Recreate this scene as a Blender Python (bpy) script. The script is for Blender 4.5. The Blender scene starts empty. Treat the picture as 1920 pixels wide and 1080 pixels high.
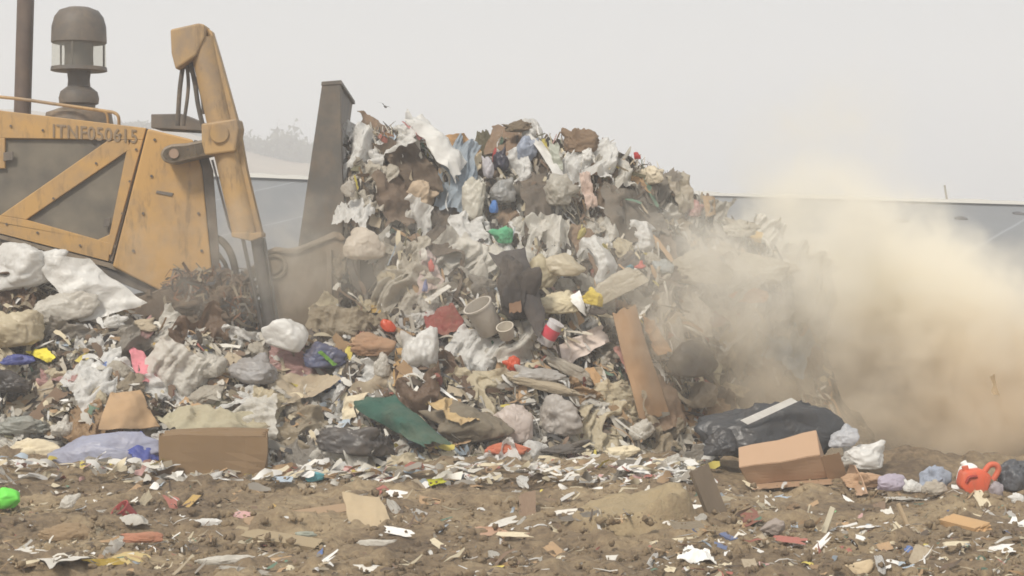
import bpy, bmesh, math, random
import numpy as np
from mathutils import Vector, Matrix

# ------------------------------------------------------------------ camera, sky, sun, exposure
SC = bpy.context.scene
COL = SC.collection
R = math.radians
random.seed(7)
RNG = np.random.RandomState(11)

FPX = 3200.0      # focal length in pixels of the 1920 wide photograph
HC = 2.4          # eye height
HY = 430.0        # horizon row

cam = bpy.data.objects.new("camera", bpy.data.cameras.new("camera"))
COL.objects.link(cam)
cam.location = (0, 0, HC)
cam.rotation_euler = (R(90), 0, 0)
cam.data.sensor_width = 36
cam.data.lens = FPX / 1920 * 36
cam.data.shift_y = (HY - 540) / 1920
cam.data.clip_start = 0.1
cam.data.clip_end = 2000
SC.camera = cam

SUN_EL, SUN_AZ = 44, 208          # azimuth clockwise from +Y: behind the camera, to its left
world = bpy.data.worlds.new("World")
SC.world = world
world.use_nodes = True
nt = world.node_tree
nt.nodes.clear()
sky = nt.nodes.new("ShaderNodeTexSky")
sky.sky_type = 'NISHITA'
sky.sun_disc = False
sky.sun_elevation = R(SUN_EL)
sky.sun_rotation = R(SUN_AZ)
sky.air_density = 1.5
sky.dust_density = 6
hsv = nt.nodes.new("ShaderNodeHueSaturation")
hsv.inputs['Saturation'].default_value = 0.12
over = nt.nodes.new("ShaderNodeMixRGB")          # thin overcast: an even pale grey layer
over.inputs['Fac'].default_value = 0.88
over.inputs['Color2'].default_value = (6.8, 7.0, 7.15, 1)
bg = nt.nodes.new("ShaderNodeBackground")
bg.inputs['Strength'].default_value = 0.105
wo = nt.nodes.new("ShaderNodeOutputWorld")
nt.links.new(sky.outputs[0], hsv.inputs['Color'])
nt.links.new(hsv.outputs[0], over.inputs['Color1'])
nt.links.new(over.outputs[0], bg.inputs['Color'])
nt.links.new(bg.outputs[0], wo.inputs['Surface'])

sl = bpy.data.lights.new("sun", 'SUN')
sl.energy = 3.2
sl.angle = R(10)
sl.color = (1.0, 0.93, 0.82)
sun = bpy.data.objects.new("sun", sl)
COL.objects.link(sun)
az = R(SUN_AZ)
sdir = Vector((math.sin(az) * math.cos(R(SUN_EL)), math.cos(az) * math.cos(R(SUN_EL)), math.sin(R(SUN_EL))))
sun.rotation_euler = sdir.to_track_quat('Z', 'Y').to_euler()

SC.view_settings.view_transform = 'Standard'
SC.view_settings.look = 'None'
SC.view_settings.exposure = 0.11
SC.view_settings.gamma = 1.0
SC.cycles.volume_bounces = 12
SC.cycles.max_bounces = 14
SC.cycles.transparent_max_bounces = 12
SC.cycles.volume_step_rate = 1.0
SC.cycles.filter_width = 1.7

# ------------------------------------------------------------------ helpers
def P(px, py, Y):
    return Vector(((px - 960) * Y / FPX, Y, HC - (py - HY) * Y / FPX))

def _hash(ix, iy, iz, seed):
    h = (ix.astype(np.int64) * 374761393 + iy.astype(np.int64) * 668265263 + iz.astype(np.int64) * 2147483647 + seed * 1274126177) & 0xffffffff
    h = ((h ^ (h >> 13)) * 1274126177) & 0xffffffff
    h = (h ^ (h >> 16)) & 0xffffffff
    return h / 4294967295.0

def vn(p, s=1.0, seed=0):
    p = np.asarray(p, float) * s
    i = np.floor(p)
    f = p - i
    f = f * f * f * (f * (f * 6 - 15) + 10)
    i = i.astype(np.int64)
    o = 0
    for dx in (0, 1):
        for dy in (0, 1):
            for dz in (0, 1):
                w = (f[..., 0] if dx else 1 - f[..., 0]) * (f[..., 1] if dy else 1 - f[..., 1]) * (f[..., 2] if dz else 1 - f[..., 2])
                o = o + w * _hash(i[..., 0] + dx, i[..., 1] + dy, i[..., 2] + dz, seed)
    return o * 2 - 1

def fbm(p, s=1.0, seed=0, oc=4, gain=0.5):
    o = 0; a = 1.0
    for k in range(oc):
        o = o + a * vn(p, s * 2 ** k, seed + k * 17)
        a *= gain
    return o

def ridge(p, s=1.0, seed=0, oc=3):
    o = 0; a = 1.0
    for k in range(oc):
        o = o + a * (1 - 2 * np.abs(vn(p, s * 2 ** k, seed + k * 31)))
        a *= 0.5
    return o

def np_mesh(name, V, F, mat=None, smooth=True, col=None):
    me = bpy.data.meshes.new(name)
    V = np.asarray(V, np.float32)
    if isinstance(F, np.ndarray):
        k = F.shape[1]
        me.vertices.add(len(V)); me.vertices.foreach_set("co", V.ravel())
        me.loops.add(F.size); me.loops.foreach_set("vertex_index", F.ravel().astype(np.int32))
        me.polygons.add(len(F)); me.polygons.foreach_set("loop_start", np.arange(0, F.size, k, dtype=np.int32))
        me.polygons.foreach_set("loop_total", np.full(len(F), k, np.int32))
        me.update(calc_edges=True)
    else:
        me.from_pydata([tuple(v) for v in V], [], [tuple(f) for f in F])
    if smooth:
        me.polygons.foreach_set("use_smooth", [True] * len(me.polygons))
    if col is not None:
        a = me.color_attributes.new("tint", 'FLOAT_COLOR', 'POINT')
        a.data.foreach_set("color", np.concatenate([col, np.ones((len(col), 1))], 1).astype(np.float32).ravel())
    if mat: me.materials.append(mat)
    me.update()
    return me

def link(name, me, parent=None, loc=None):
    o = bpy.data.objects.new(name, me)
    COL.objects.link(o)
    if parent is not None: o.parent = parent
    if loc is not None: o.location = loc
    return o

def tag(o, label=None, cat=None, group=None, kind=None):
    if label: o["label"] = label
    if cat: o["category"] = cat
    if group: o["group"] = group
    if kind: o["kind"] = kind
    return o

def grid_faces(n, m, wrap=False):
    i = np.arange(n - 1)[:, None]; j = np.arange(m - 1)[None, :]
    a = (i * m + j).ravel()
    return np.stack([a, a + 1, a + m + 1, a + m], 1)

# ------------------------------------------------------------------ materials
def srgb(r, g, b):
    f = lambda c: (c / 255 / 12.92) if c / 255 <= 0.04045 else ((c / 255 + 0.055) / 1.055) ** 2.4
    return (f(r), f(g), f(b))

def newmat(name):
    m = bpy.data.materials.new(name)
    m.use_nodes = True
    t = m.node_tree
    return m, t, t.nodes, t.links, t.nodes['Principled BSDF']

_mc = {}
def mat(col, kind='plastic', dirt=0.35, name=None):
    key = (tuple(round(c, 3) for c in col), kind, dirt)
    if key in _mc: return _mc[key]
    m, t, N, L, b = newmat(name or kind)
    tc = N.new("ShaderNodeTexCoord")
    n1 = N.new("ShaderNodeTexNoise"); n1.inputs['Scale'].default_value = 3.0; n1.inputs['Detail'].default_value = 8; n1.inputs['Roughness'].default_value = 0.65
    L.new(tc.outputs['Object'], n1.inputs['Vector'])
    rmp = N.new("ShaderNodeMapRange"); rmp.inputs[1].default_value = 0.42; rmp.inputs[2].default_value = 0.72
    L.new(n1.outputs['Fac'], rmp.inputs[0])
    mul = N.new("ShaderNodeMath"); mul.operation = 'MULTIPLY'; mul.inputs[1].default_value = min(1, dirt * 1.8)
    L.new(rmp.outputs[0], mul.inputs[0])
    add = N.new("ShaderNodeMath"); add.operation = 'ADD'; add.inputs[1].default_value = dirt * 0.3
    L.new(mul.outputs[0], add.inputs[0])
    mx = N.new("ShaderNodeMixRGB"); mx.inputs['Color1'].default_value = (*col, 1)
    mx.inputs['Color2'].default_value = (0.27, 0.2, 0.135, 1)
    L.new(add.outputs[0], mx.inputs['Fac'])
    L.new(mx.outputs[0], b.inputs['Base Color'])
    bn = N.new("ShaderNodeBump")
    n2 = N.new("ShaderNodeTexNoise"); n2.inputs['Detail'].default_value = 5
    L.new(tc.outputs['Object'], n2.inputs['Vector'])
    L.new(n2.outputs['Fac'], bn.inputs['Height']); L.new(bn.outputs[0], b.inputs['Normal'])
    if kind == 'plastic':
        b.inputs['Roughness'].default_value = 0.33
        n2.inputs['Scale'].default_value = 6; n2.inputs['Distortion'].default_value = 1.2; bn.inputs['Strength'].default_value = 0.55; bn.inputs['Distance'].default_value = 0.05
        tr = N.new("ShaderNodeBsdfTranslucent"); L.new(mx.outputs[0], tr.inputs['Color'])
        ms = N.new("ShaderNodeMixShader"); ms.inputs[0].default_value = 0.38
        L.new(b.outputs[0], ms.inputs[1]); L.new(tr.outputs[0], ms.inputs[2])
        L.new(ms.outputs[0], N['Material Output'].inputs['Surface'])
    elif kind == 'cloth':
        b.inputs['Roughness'].default_value = 0.9
        n2.inputs['Scale'].default_value = 25; bn.inputs['Strength'].default_value = 0.5; bn.inputs['Distance'].default_value = 0.02
    elif kind == 'card':
        b.inputs['Roughness'].default_value = 0.85
        n2.inputs['Scale'].default_value = 12; bn.inputs['Strength'].default_value = 0.3; bn.inputs['Distance'].default_value = 0.01
    elif kind == 'paper':
        b.inputs['Roughness'].default_value = 0.75
        n2.inputs['Scale'].default_value = 14; bn.inputs['Strength'].default_value = 0.4; bn.inputs['Distance'].default_value = 0.02
    elif kind == 'wood':
        b.inputs['Roughness'].default_value = 0.8
        mp = N.new("ShaderNodeMapping"); mp.inputs['Scale'].default_value = (2, 40, 40)
        L.new(tc.outputs['Object'], mp.inputs['Vector']); L.new(mp.outputs[0], n2.inputs['Vector'])
        n2.inputs['Scale'].default_value = 1; bn.inputs['Strength'].default_value = 0.5; bn.inputs['Distance'].default_value = 0.01
    elif kind == 'paint':
        n3 = N.new("ShaderNodeTexNoise"); n3.inputs['Scale'].default_value = 1.0; n3.inputs['Detail'].default_value = 9; n3.inputs['Roughness'].default_value = .7
        mp = N.new("ShaderNodeMapping"); mp.inputs['Scale'].default_value = (9, 9, 2.2)
        L.new(tc.outputs['Object'], mp.inputs['Vector']); L.new(mp.outputs[0], n3.inputs['Vector'])
        r3 = N.new("ShaderNodeMapRange"); r3.inputs[1].default_value = .53; r3.inputs[2].default_value = .68; r3.inputs[4].default_value = min(.75, dirt * 1.5); L.new(n3.outputs['Fac'], r3.inputs[0])
        m3 = N.new("ShaderNodeMixRGB"); m3.inputs['Color2'].default_value = (.13, .09, .055, 1)
        L.new(r3.outputs[0], m3.inputs['Fac']); L.new(mx.outputs[0], m3.inputs['Color1']); L.new(m3.outputs[0], b.inputs['Base Color'])
        b.inputs['Roughness'].default_value = 0.6
        n1.inputs['Scale'].default_value = 2.2
        n2.inputs['Scale'].default_value = 6; bn.inputs['Strength'].default_value = 0.15; bn.inputs['Distance'].default_value = 0.02
    elif kind == 'metal':
        b.inputs['Roughness'].default_value = 0.45; b.inputs['Metallic'].default_value = 0.5
        n2.inputs['Scale'].default_value = 12; bn.inputs['Strength'].default_value = 0.2; bn.inputs['Distance'].default_value = 0.01
    _mc[key] = m
    return m

def tint_mat(name, rough=0.75, transl=0.1):
    m, t, N, L, b = newmat(name)
    a = N.new("ShaderNodeAttribute"); a.attribute_name = "tint"
    L.new(a.outputs['Color'], b.inputs['Base Color'])
    b.inputs['Roughness'].default_value = rough
    if transl:
        tr = N.new("ShaderNodeBsdfTranslucent"); L.new(a.outputs['Color'], tr.inputs['Color'])
        ms = N.new("ShaderNodeMixShader"); ms.inputs[0].default_value = transl
        L.new(b.outputs[0], ms.inputs[1]); L.new(tr.outputs[0], ms.inputs[2])
        L.new(ms.outputs[0], N['Material Output'].inputs['Surface'])
    return m

def soil_mat():
    m, t, N, L, b = newmat("soil")
    tc = N.new("ShaderNodeTexCoord")
    big = N.new("ShaderNodeTexNoise"); big.inputs['Scale'].default_value = 0.9; big.inputs['Detail'].default_value = 6
    fine = N.new("ShaderNodeTexNoise"); fine.inputs['Scale'].default_value = 14; fine.inputs['Detail'].default_value = 8; fine.inputs['Roughness'].default_value = 0.7
    for n in (big, fine): L.new(tc.outputs['Object'], n.inputs['Vector'])
    r = N.new("ShaderNodeValToRGB")
    r.color_ramp.elements[0].position = 0.38; r.color_ramp.elements[0].color = (0.13, 0.092, 0.058, 1)
    r.color_ramp.elements[1].position = 0.64; r.color_ramp.elements[1].color = (0.42, 0.32, 0.195, 1)
    e = r.color_ramp.elements.new(0.5); e.color = (0.26, 0.19, 0.115, 1)
    mx = N.new("ShaderNodeMath"); mx.operation = 'MULTIPLY_ADD'; mx.inputs[1].default_value = 0.55
    hm = N.new("ShaderNodeMath"); hm.operation = 'MULTIPLY'; hm.inputs[1].default_value = 0.45
    L.new(fine.outputs['Fac'], hm.inputs[0]); L.new(big.outputs['Fac'], mx.inputs[0]); L.new(hm.outputs[0], mx.inputs[2])
    L.new(mx.outputs[0], r.inputs[0])
    # one patch of paler packed sand, bottom centre, with a ragged border
    sb = N.new("ShaderNodeVectorMath"); sb.operation = 'SUBTRACT'; sb.inputs[1].default_value = (.93, 13.55, 0); L.new(tc.outputs['Object'], sb.inputs[0])
    ml = N.new("ShaderNodeVectorMath"); ml.operation = 'MULTIPLY'; ml.inputs[1].default_value = (2.0, 2.2, .3); L.new(sb.outputs[0], ml.inputs[0])
    le = N.new("ShaderNodeVectorMath"); le.operation = 'LENGTH'; L.new(ml.outputs[0], le.inputs[0])
    lw = N.new("ShaderNodeMath"); lw.operation = 'ADD'; L.new(le.outputs['Value'], lw.inputs[0]); L.new(fine.outputs['Fac'], lw.inputs[1])
    sm = N.new("ShaderNodeMapRange"); sm.inputs[1].default_value = 1.7; sm.inputs[2].default_value = 1.35; sm.inputs[4].default_value = .8; L.new(lw.outputs[0], sm.inputs[0])
    ms_ = N.new("ShaderNodeMixRGB"); ms_.inputs['Color2'].default_value = (.46, .36, .215, 1); L.new(sm.outputs[0], ms_.inputs['Fac']); L.new(r.outputs[0], ms_.inputs['Color1'])
    L.new(ms_.outputs[0], b.inputs['Base Color'])
    b.inputs['Roughness'].default_value = 0.95
    bn = N.new("ShaderNodeBump"); bn.inputs['Strength'].default_value = 0.9; bn.inputs['Distance'].default_value = 0.05
    L.new(fine.outputs['Fac'], bn.inputs['Height']); L.new(bn.outputs[0], b.inputs['Normal'])
    return m
SOIL = soil_mat()

def refuse_mat():
    """matted, torn-up refuse: stretched chips of brown, grey, tan and a few pale ones"""
    m, t, N, L, b = newmat("matted_refuse")
    tc = N.new("ShaderNodeTexCoord")
    mp = N.new("ShaderNodeMapping"); mp.inputs['Rotation'].default_value = (0, R(-16), 0); mp.inputs['Scale'].default_value = (13, 7, 4)
    wn = N.new("ShaderNodeTexNoise"); wn.inputs['Scale'].default_value = 2.5; wn.inputs['Detail'].default_value = 4
    wv = N.new("ShaderNodeVectorMath"); wv.operation = 'MULTIPLY_ADD'; wv.inputs[1].default_value = (0.5, 0.5, 0.5)
    L.new(tc.outputs['Object'], wn.inputs['Vector'])
    L.new(wn.outputs['Color'], wv.inputs[0]); L.new(tc.outputs['Object'], wv.inputs[2])
    L.new(wv.outputs[0], mp.inputs['Vector'])
    v = N.new("ShaderNodeTexVoronoi"); v.inputs['Scale'].default_value = 1.6
    L.new(mp.outputs[0], v.inputs['Vector'])
    r = N.new("ShaderNodeValToRGB"); r.color_ramp.interpolation = 'CONSTANT'
    cols = [(0, (.05, .04, .03)), (.2, (.09, .07, .05)), (.36, (.07, .055, .045)), (.5, (.13, .10, .07)), (.63, (.11, .1, .085)),  # palette darkened: shade of the gaps between pieces put into the colour
            (.75, (.2, .16, .11)), (.88, (.28, .25, .2)), (.96, (.5, .47, .4))]
    els = r.color_ramp.elements
    els[0].position = 0; els[0].color = (*cols[0][1], 1); els[1].position = cols[1][0]; els[1].color = (*cols[1][1], 1)
    for p, c in cols[2:]:
        e = els.new(p); e.color = (*c, 1)
    sep = N.new("ShaderNodeSeparateColor"); L.new(v.outputs['Color'], sep.inputs[0]); L.new(sep.outputs[0], r.inputs[0])
    fn = N.new("ShaderNodeTexNoise"); fn.inputs['Scale'].default_value = 20; fn.inputs['Detail'].default_value = 8
    L.new(tc.outputs['Object'], fn.inputs['Vector'])
    mx = N.new("ShaderNodeMixRGB"); mx.blend_type = 'OVERLAY'; mx.inputs[0].default_value = 0.9
    L.new(r.outputs[0], mx.inputs['Color1']); L.new(fn.outputs['Fac'], mx.inputs['Color2'])
    L.new(mx.outputs[0], b.inputs['Base Color']); b.inputs['Roughness'].default_value = 0.9
    bn = N.new("ShaderNodeBump"); bn.inputs['Strength'].default_value = 1; bn.inputs['Distance'].default_value = 0.06
    ad = N.new("ShaderNodeMath"); ad.operation = 'ADD'; L.new(v.outputs['Distance'], ad.inputs[0]); L.new(fn.outputs['Fac'], ad.inputs[1])
    L.new(ad.outputs[0], bn.inputs['Height']); L.new(bn.outputs[0], b.inputs['Normal'])
    return m

# ------------------------------------------------------------------ ground: one sheet to the horizon
def ground_z(x, y):
    p = np.stack([x, y, np.zeros_like(x)], -1)
    near = np.clip((18.2 - y) / 0.8, 0, 1) * np.clip((y - 8) / 1.5, 0, 1)
    z = 0.05 * fbm(p, 0.55, 3, 2)
    lump = np.maximum(0, fbm(p * np.array([1, 1.0, 1]), 2.2, 9, 4, 0.6))
    clod = np.maximum(0, vn(p, 9, 21)) * 0.022 + np.maximum(0, vn(p, 17, 22) - 0.1) * 0.022
    z = z + near * (0.075 * lump + clod + 0.05 * ridge(p * np.array([0.3, 1.0, 1]), 1.3, 5, 2))
    z = z - 0.35 * np.clip((y - 17.4) / 1.0, 0, 1) * np.clip((x - 1.6) / 0.8, 0, 1)          # the bench drops away behind the right ridge
    z = z + 0.10 * np.exp(-((y - 16.7) / 0.5) ** 2)                                        # a low crest at the foot of the rubbish
    # a slab of packed soil with a broken right-hand and front edge, bottom centre
    u = (x - 0.93) / 0.46 + 0.12 * vn(p, 3, 61); v = (y - 13.55) / 0.42 + 0.12 * vn(p, 3, 62)
    rr = (np.abs(u) ** 4 + np.abs(v) ** 4) ** 0.25
    z = z + 0.21 * np.clip((1.04 - rr) / 0.12, 0, 1) * (0.75 + 0.35 * u) * (rr < 1.1) * (1 + .1 * vn(p, 8, 63))
    # ruts pressed by the tracks
    z = z - near * 0.05 * np.clip(np.sin((y * 2.6 + x * 0.35) * 2.1) - .55, 0, 1) * (0.6 + vn(p, .8, 71))
    far = np.clip((y - 24) / 4, 0, 1)
    return z * (1 - far)

xs = np.concatenate([-np.geomspace(320, 5.2, 40), np.arange(-5.0, 5.001, 0.03), np.geomspace(5.2, 320, 40)])
ys = np.concatenate([np.linspace(-30, 10.5, 20), np.arange(11.0, 18.2, 0.03), np.linspace(18.4, 30, 50), np.geomspace(31, 320, 34)])
GX, GY = np.meshgrid(xs, ys, indexing='ij')
GZ = ground_z(GX, GY)
V = np.stack([GX, GY, GZ], -1).reshape(-1, 3)
ground = link("ground", np_mesh("ground", V, grid_faces(len(xs), len(ys))[:, ::-1].copy(), SOIL))
tag(ground, "churned brown soil of the landfill bench", kind="structure")

def gz(x, y):
    return float(ground_z(np.array([x]), np.array([y]))[0])

def ground_Yv(px, py):
    Y = HC * FPX / (py - HY)
    for _ in range(4):
        Y = (HC - ground_z((px - 960) * Y / FPX, Y)) * FPX / (py - HY)
    return Y

def ground_Y(px, py):
    Y = HC * FPX / (py - HY)
    for _ in range(4):
        x = (px - 960) * Y / FPX
        Y = (HC - gz(x, Y)) * FPX / (py - HY)
    return Y

# ------------------------------------------------------------------ far lined slope, its pale rim, hill and trees beyond
def liner():
    m, t, N, L, b = newmat("grey_liner")
    tc = N.new("ShaderNodeTexCoord")
    n = N.new("ShaderNodeTexNoise"); n.inputs['Scale'].default_value = 0.25; n.inputs['Detail'].default_value = 6
    L.new(tc.outputs['Object'], n.inputs['Vector'])
    r = N.new("ShaderNodeValToRGB"); r.color_ramp.elements[0].color = (.125, .13, .135, 1); r.color_ramp.elements[1].color = (.2, .205, .21, 1)
    L.new(n.outputs['Fac'], r.inputs[0])
    # welded seams running down the slope every few metres, and their paler overlap
    mp = N.new("ShaderNodeMapping"); mp.inputs['Rotation'].default_value = (0, 0, R(28))
    L.new(tc.outputs['Object'], mp.inputs['Vector'])
    sx = N.new("ShaderNodeSeparateXYZ"); L.new(mp.outputs[0], sx.inputs[0])
    fr = N.new("ShaderNodeMath"); fr.operation = 'MULTIPLY'; fr.inputs[1].default_value = 1 / 3.7; L.new(sx.outputs[0], fr.inputs[0])
    f2 = N.new("ShaderNodeMath"); f2.operation = 'FRACT'; L.new(fr.outputs[0], f2.inputs[0])
    lt = N.new("ShaderNodeMath"); lt.operation = 'LESS_THAN'; lt.inputs[1].default_value = 0.028; L.new(f2.outputs[0], lt.inputs[0])
    mx = N.new("ShaderNodeMixRGB"); mx.inputs['Color2'].default_value = (.26, .27, .28, 1)
    L.new(lt.outputs[0], mx.inputs[0]); L.new(r.outputs[0], mx.inputs['Color1'])
    L.new(mx.outputs[0], b.inputs['Base Color']); b.inputs['Roughness'].default_value = 0.6
    bn = N.new("ShaderNodeBump"); bn.inputs['Strength'].default_value = 0.4; bn.inputs['Distance'].default_value = 0.3
    L.new(n.outputs['Fac'], bn.inputs['Height']); L.new(bn.outputs[0], b.inputs['Normal'])
    return m

def rim_row(px):
    return np.interp(px, [-900, 480, 1300, 1920, 2900], [300, 330, 363, 381, 410])

def slope_mesh():
    pxs = np.linspace(-1400, 3400, 161); ts = np.linspace(0, 1, 26)
    V = []
    for px in pxs:
        zt = HC - (rim_row(px) - HY) * 58 / FPX
        X = (px - 960) * 58 / FPX
        for t in ts:
            V.append((X, 36 + 22 * t, -0.05 + (zt + 0.05) * t ** 1.0))
    V = np.array(V)
    V[:, 2] += 0.06 * fbm(V, 0.25, 4, 3) * np.sin(np.pi * np.clip((V[:, 1] - 36) / 22, 0, 1))
    return V, grid_faces(161, 26)[:, ::-1].copy()
V, Fc = slope_mesh()
tag(link("liner_slope", np_mesh("liner_slope", V, Fc, liner())), "smooth grey lined slope across the far side", kind="structure")
V = []
for px in np.linspace(-1400, 3400, 161):
    zt = HC - (rim_row(px) - HY) * 58 / FPX; X = (px - 960) * 58 / FPX
    j = 0.025 * math.sin(X * 1.3) + 0.02 * math.sin(X * 4.1)
    for dy, dz in ((-0.9, -0.02 - 0.05), (-0.5, 0.04 + j), (0.4, 0.08 + j), (3.0, 0.05), (3.5, -4.5)):
        V.append((X, 58 + dy, zt + dz))
rim_m, t, N, L, b = newmat("pale_gravel")
b.inputs['Base Color'].default_value = (0.52, 0.5, 0.45, 1); b.inputs['Roughness'].default_value = 0.9
nn = N.new("ShaderNodeTexNoise"); nn.inputs['Scale'].default_value = 5; bb = N.new("ShaderNodeBump"); bb.inputs['Distance'].default_value = .1
L.new(nn.outputs['Fac'], bb.inputs['Height']); L.new(bb.outputs[0], b.inputs['Normal'])
tag(link("rim_road", np_mesh("rim_road", np.array(V), grid_faces(161, 5)[:, ::-1].copy(), rim_m)), "pale gravel track along the rim of the slope", kind="structure")

def hills():
    pxs = np.linspace(-3200, 1200, 120); ts = np.linspace(0, 1, 12)
    V = []
    for px in pxs:
        top = np.interp(px, [-3200, -200, 300, 450, 560, 760, 1000, 1200], [150, 200, 235, 268, 292, 330, 352, 372])
        zt = HC - (top - HY) * 280 / FPX + 0.8 * math.sin(px * 0.02)
        for t in ts:
            V.append(((px - 960) * 280 / FPX, 200 + 80 * t, -0.5 + (zt + 0.5) * math.sin(t * math.pi / 2)))
    V = np.array(V); V[:, 2] += 0.5 * fbm(V, 0.06, 8, 4)
    return V, grid_faces(120, 12)[:, ::-1].copy()
V, Fc = hills()
hm, t, N, L, b = newmat("dry_hill"); b.inputs['Roughness'].default_value = 1
nn = N.new("ShaderNodeTexNoise"); nn.inputs['Scale'].default_value = 0.3; nn.inputs['Detail'].default_value = 8
rr = N.new("ShaderNodeValToRGB"); rr.color_ramp.elements[0].color = (.2, .16, .11, 1); rr.color_ramp.elements[1].color = (.42, .34, .24, 1)
tcx = N.new("ShaderNodeTexCoord"); L.new(tcx.outputs['Object'], nn.inputs['Vector'])
L.new(nn.outputs['Fac'], rr.inputs[0]); L.new(rr.outputs[0], b.inputs['Base Color'])
tag(link("hills", np_mesh("hills", V, Fc, hm)), "dry brown hillside fading into haze", kind="structure")
# far bushes on the hill: many leaf clumps, one hazy mass
n = 9000
cx = RNG.uniform(200, 600, n)
dens = np.interp(cx, [200, 420, 500, 545, 600], [6, 9, 22, 38, 22])
h = np.abs(RNG.normal(0, 1, n)) * dens * 0.5 * (0.6 + 0.8 * (0.5 + 0.5 * vn(np.stack([cx * 0.05, cx * 0, cx * 0], 1), 1, 3)))
top = np.interp(cx, [300, 450, 560, 760], [235, 268, 292, 330])
Yb = 268 + RNG.uniform(-6, 6, n)
cz = HC - (top + 8 - h - HY) * Yb / FPX
c = np.stack([(cx - 960) * Yb / FPX, Yb, cz], 1)
q = RNG.normal(0, 0.36, (n, 3, 3))
tag(link("bushes", np_mesh("bushes", (c[:, None, :] + q).reshape(-1, 3), np.arange(n * 3).reshape(-1, 3), mat((.07, .08, .045), 'cloth', 0.1), smooth=False)),
    "distant line of bare bushes on the hazy hill", "bushes", kind="stuff")

# ------------------------------------------------------------------ the heap of refuse
KPX   = np.array([-420, -120,   0,  90, 170, 260, 320, 480, 570, 632, 652, 700, 740, 800, 850, 900, 950, 1000, 1040, 1100, 1150, 1200, 1280, 1330, 1380, 1440, 1500, 1540, 1580, 1640])
KCR   = np.array([ 500,  480, 482, 512, 545, 588, 622, 632, 645, 615, 262, 250, 250, 262, 272, 290, 262,  252,  268,  270,  290,  312,  350,  388,  430,  455,  520,  620,  750,  822])
KCY   = np.array([18.3, 18.3,18.3,18.3,18.3,18.3,18.2,18.2,18.2,18.4,19.35,19.5,19.6,19.7,19.8,19.9,20.,20.,20.,20., 20., 20., 20.2,20.3, 20.4, 20.5, 20.5, 20.5, 20.4,20.4])
KTO   = np.array([ 890,  890, 890, 890, 890, 890, 890, 890, 890, 890, 890, 888, 888, 888, 888, 888, 888,  886,  884,  880,  874,  866,  850,  842,  838,  834,  830,  828,  826, 824])
def heap_cols(px):
    return (np.interp(px, KPX, KCR), np.interp(px, KPX, KCY), np.interp(px, KPX, KTO))
def toe_Y(toe): return HC * FPX / (toe - HY)

def heap_base_Y(px, py):
    cr, cy, to = heap_cols(px)
    t = np.clip((py - cr) / np.maximum(to - cr, 1), 0, 1)
    ty = toe_Y(to)
    Y = ty + (cy - ty) * (1 - t) ** 0.85
    # a shelf: behind the dozer plate the face stands back, the lower tongue comes forward
    Y = Y + 0.75 * np.exp(-((px - 680) / 55) ** 2 - ((py - 530) / 65) ** 2)
    Y = Y - 0.30 * np.exp(-((px - 1130) / 150) ** 2 - ((py - 560) / 80) ** 2)
    Y = Y + 0.55 * np.exp(-((px - 1440) / 110) ** 2 - ((py - 680) / 110) ** 2)
    return Y

def heap_pt(px, py):
    """vectorised surface point (with lumps)"""
    Y = heap_base_Y(px, py)
    q = np.stack([(px - 960) * Y / FPX, Y, HC - (py - HY) * Y / FPX], -1)
    d = 0.24 * fbm(q, 1.2, 40, 3) + 0.10 * ridge(q * np.array([1.5, 1, .8]), 2.2, 44, 3)
    t = np.clip((885 - py) / 60, 0, 1)
    Y = Y + d * t
    return np.stack([(px - 960) * Y / FPX, Y, HC - (py - HY) * Y / FPX], -1)

def D(px, py):
    return float(heap_pt(np.array([float(px)]), np.array([float(py)]))[0, 1])

def build_heap():
    pxs = np.unique(np.concatenate([np.linspace(-420, 632, 180), np.linspace(632, 652, 8), np.linspace(652, 1640, 260)]))
    n = len(pxs)
    nf = 150
    rows = []
    cr, cy, to = heap_cols(pxs)
    rag = 9 * vn(np.stack([pxs * 0.05, pxs * 0, pxs * 0], 1), 1, 77) + 5 * vn(np.stack([pxs * 0.13, pxs * 0, pxs * 0], 1), 1, 78)
    for j in range(nf):
        t = j / (nf - 1)
        py = (to + 12) * (1 - t) + (cr + rag) * t
        rows.append(heap_pt(pxs, py))
    last = rows[-1]
    back = np.where(pxs < 640, 0.25, 1.0)
    for k, (dy, f) in enumerate(((0.15, 0.985), (0.5, 0.93), (1.1, 0.8), (1.9, 0.5), (2.8, 0.0), (2.9, -0.1))):
        q = last.copy(); q[:, 1] += dy * back
        q[:, 0] *= 1.0
        q[:, 2] = last[:, 2] * f + (0.06 * vn(q, 1.7, 90 + k) if f > 0.2 else 0)
        rows.append(q)
    V = np.stack(rows, 1).reshape(-1, 3)
    return V, grid_faces(n, nf + 6)
V, Fc = build_heap()
REF = refuse_mat()
heap = link("refuse_heap", np_mesh("refuse_heap", V, Fc, REF))
tag(heap, "tall heap of matted shredded refuse pushed up by the blade", "refuse heap", kind="stuff")

# ------------------------------------------------------------------ the bulldozer
YN = 19.3
YEL = mat((0.52, 0.30, 0.09), 'paint', 0.36)
YEL2 = mat((0.47, 0.29, 0.11), 'paint', 0.5)
DRK = mat((0.075, 0.068, 0.06), 'paint', 0.55)
GREYM = mat((0.085, 0.08, 0.075), 'paint', 0.3)
STEEL = mat((0.085, 0.082, 0.076), 'paint', 0.28)
ARM = mat((0.2, 0.165, 0.12), 'paint', 0.5)
CHROME = mat((0.09, 0.09, 0.095), 'metal', 0.1)
RUST = mat((0.085, 0.06, 0.05), 'paint', 0.2)
MUD = mat((0.10, 0.07, 0.048), 'cloth', 0.3)
RUB = mat((0.05, 0.048, 0.045), 'cloth', 0.3)

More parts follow.
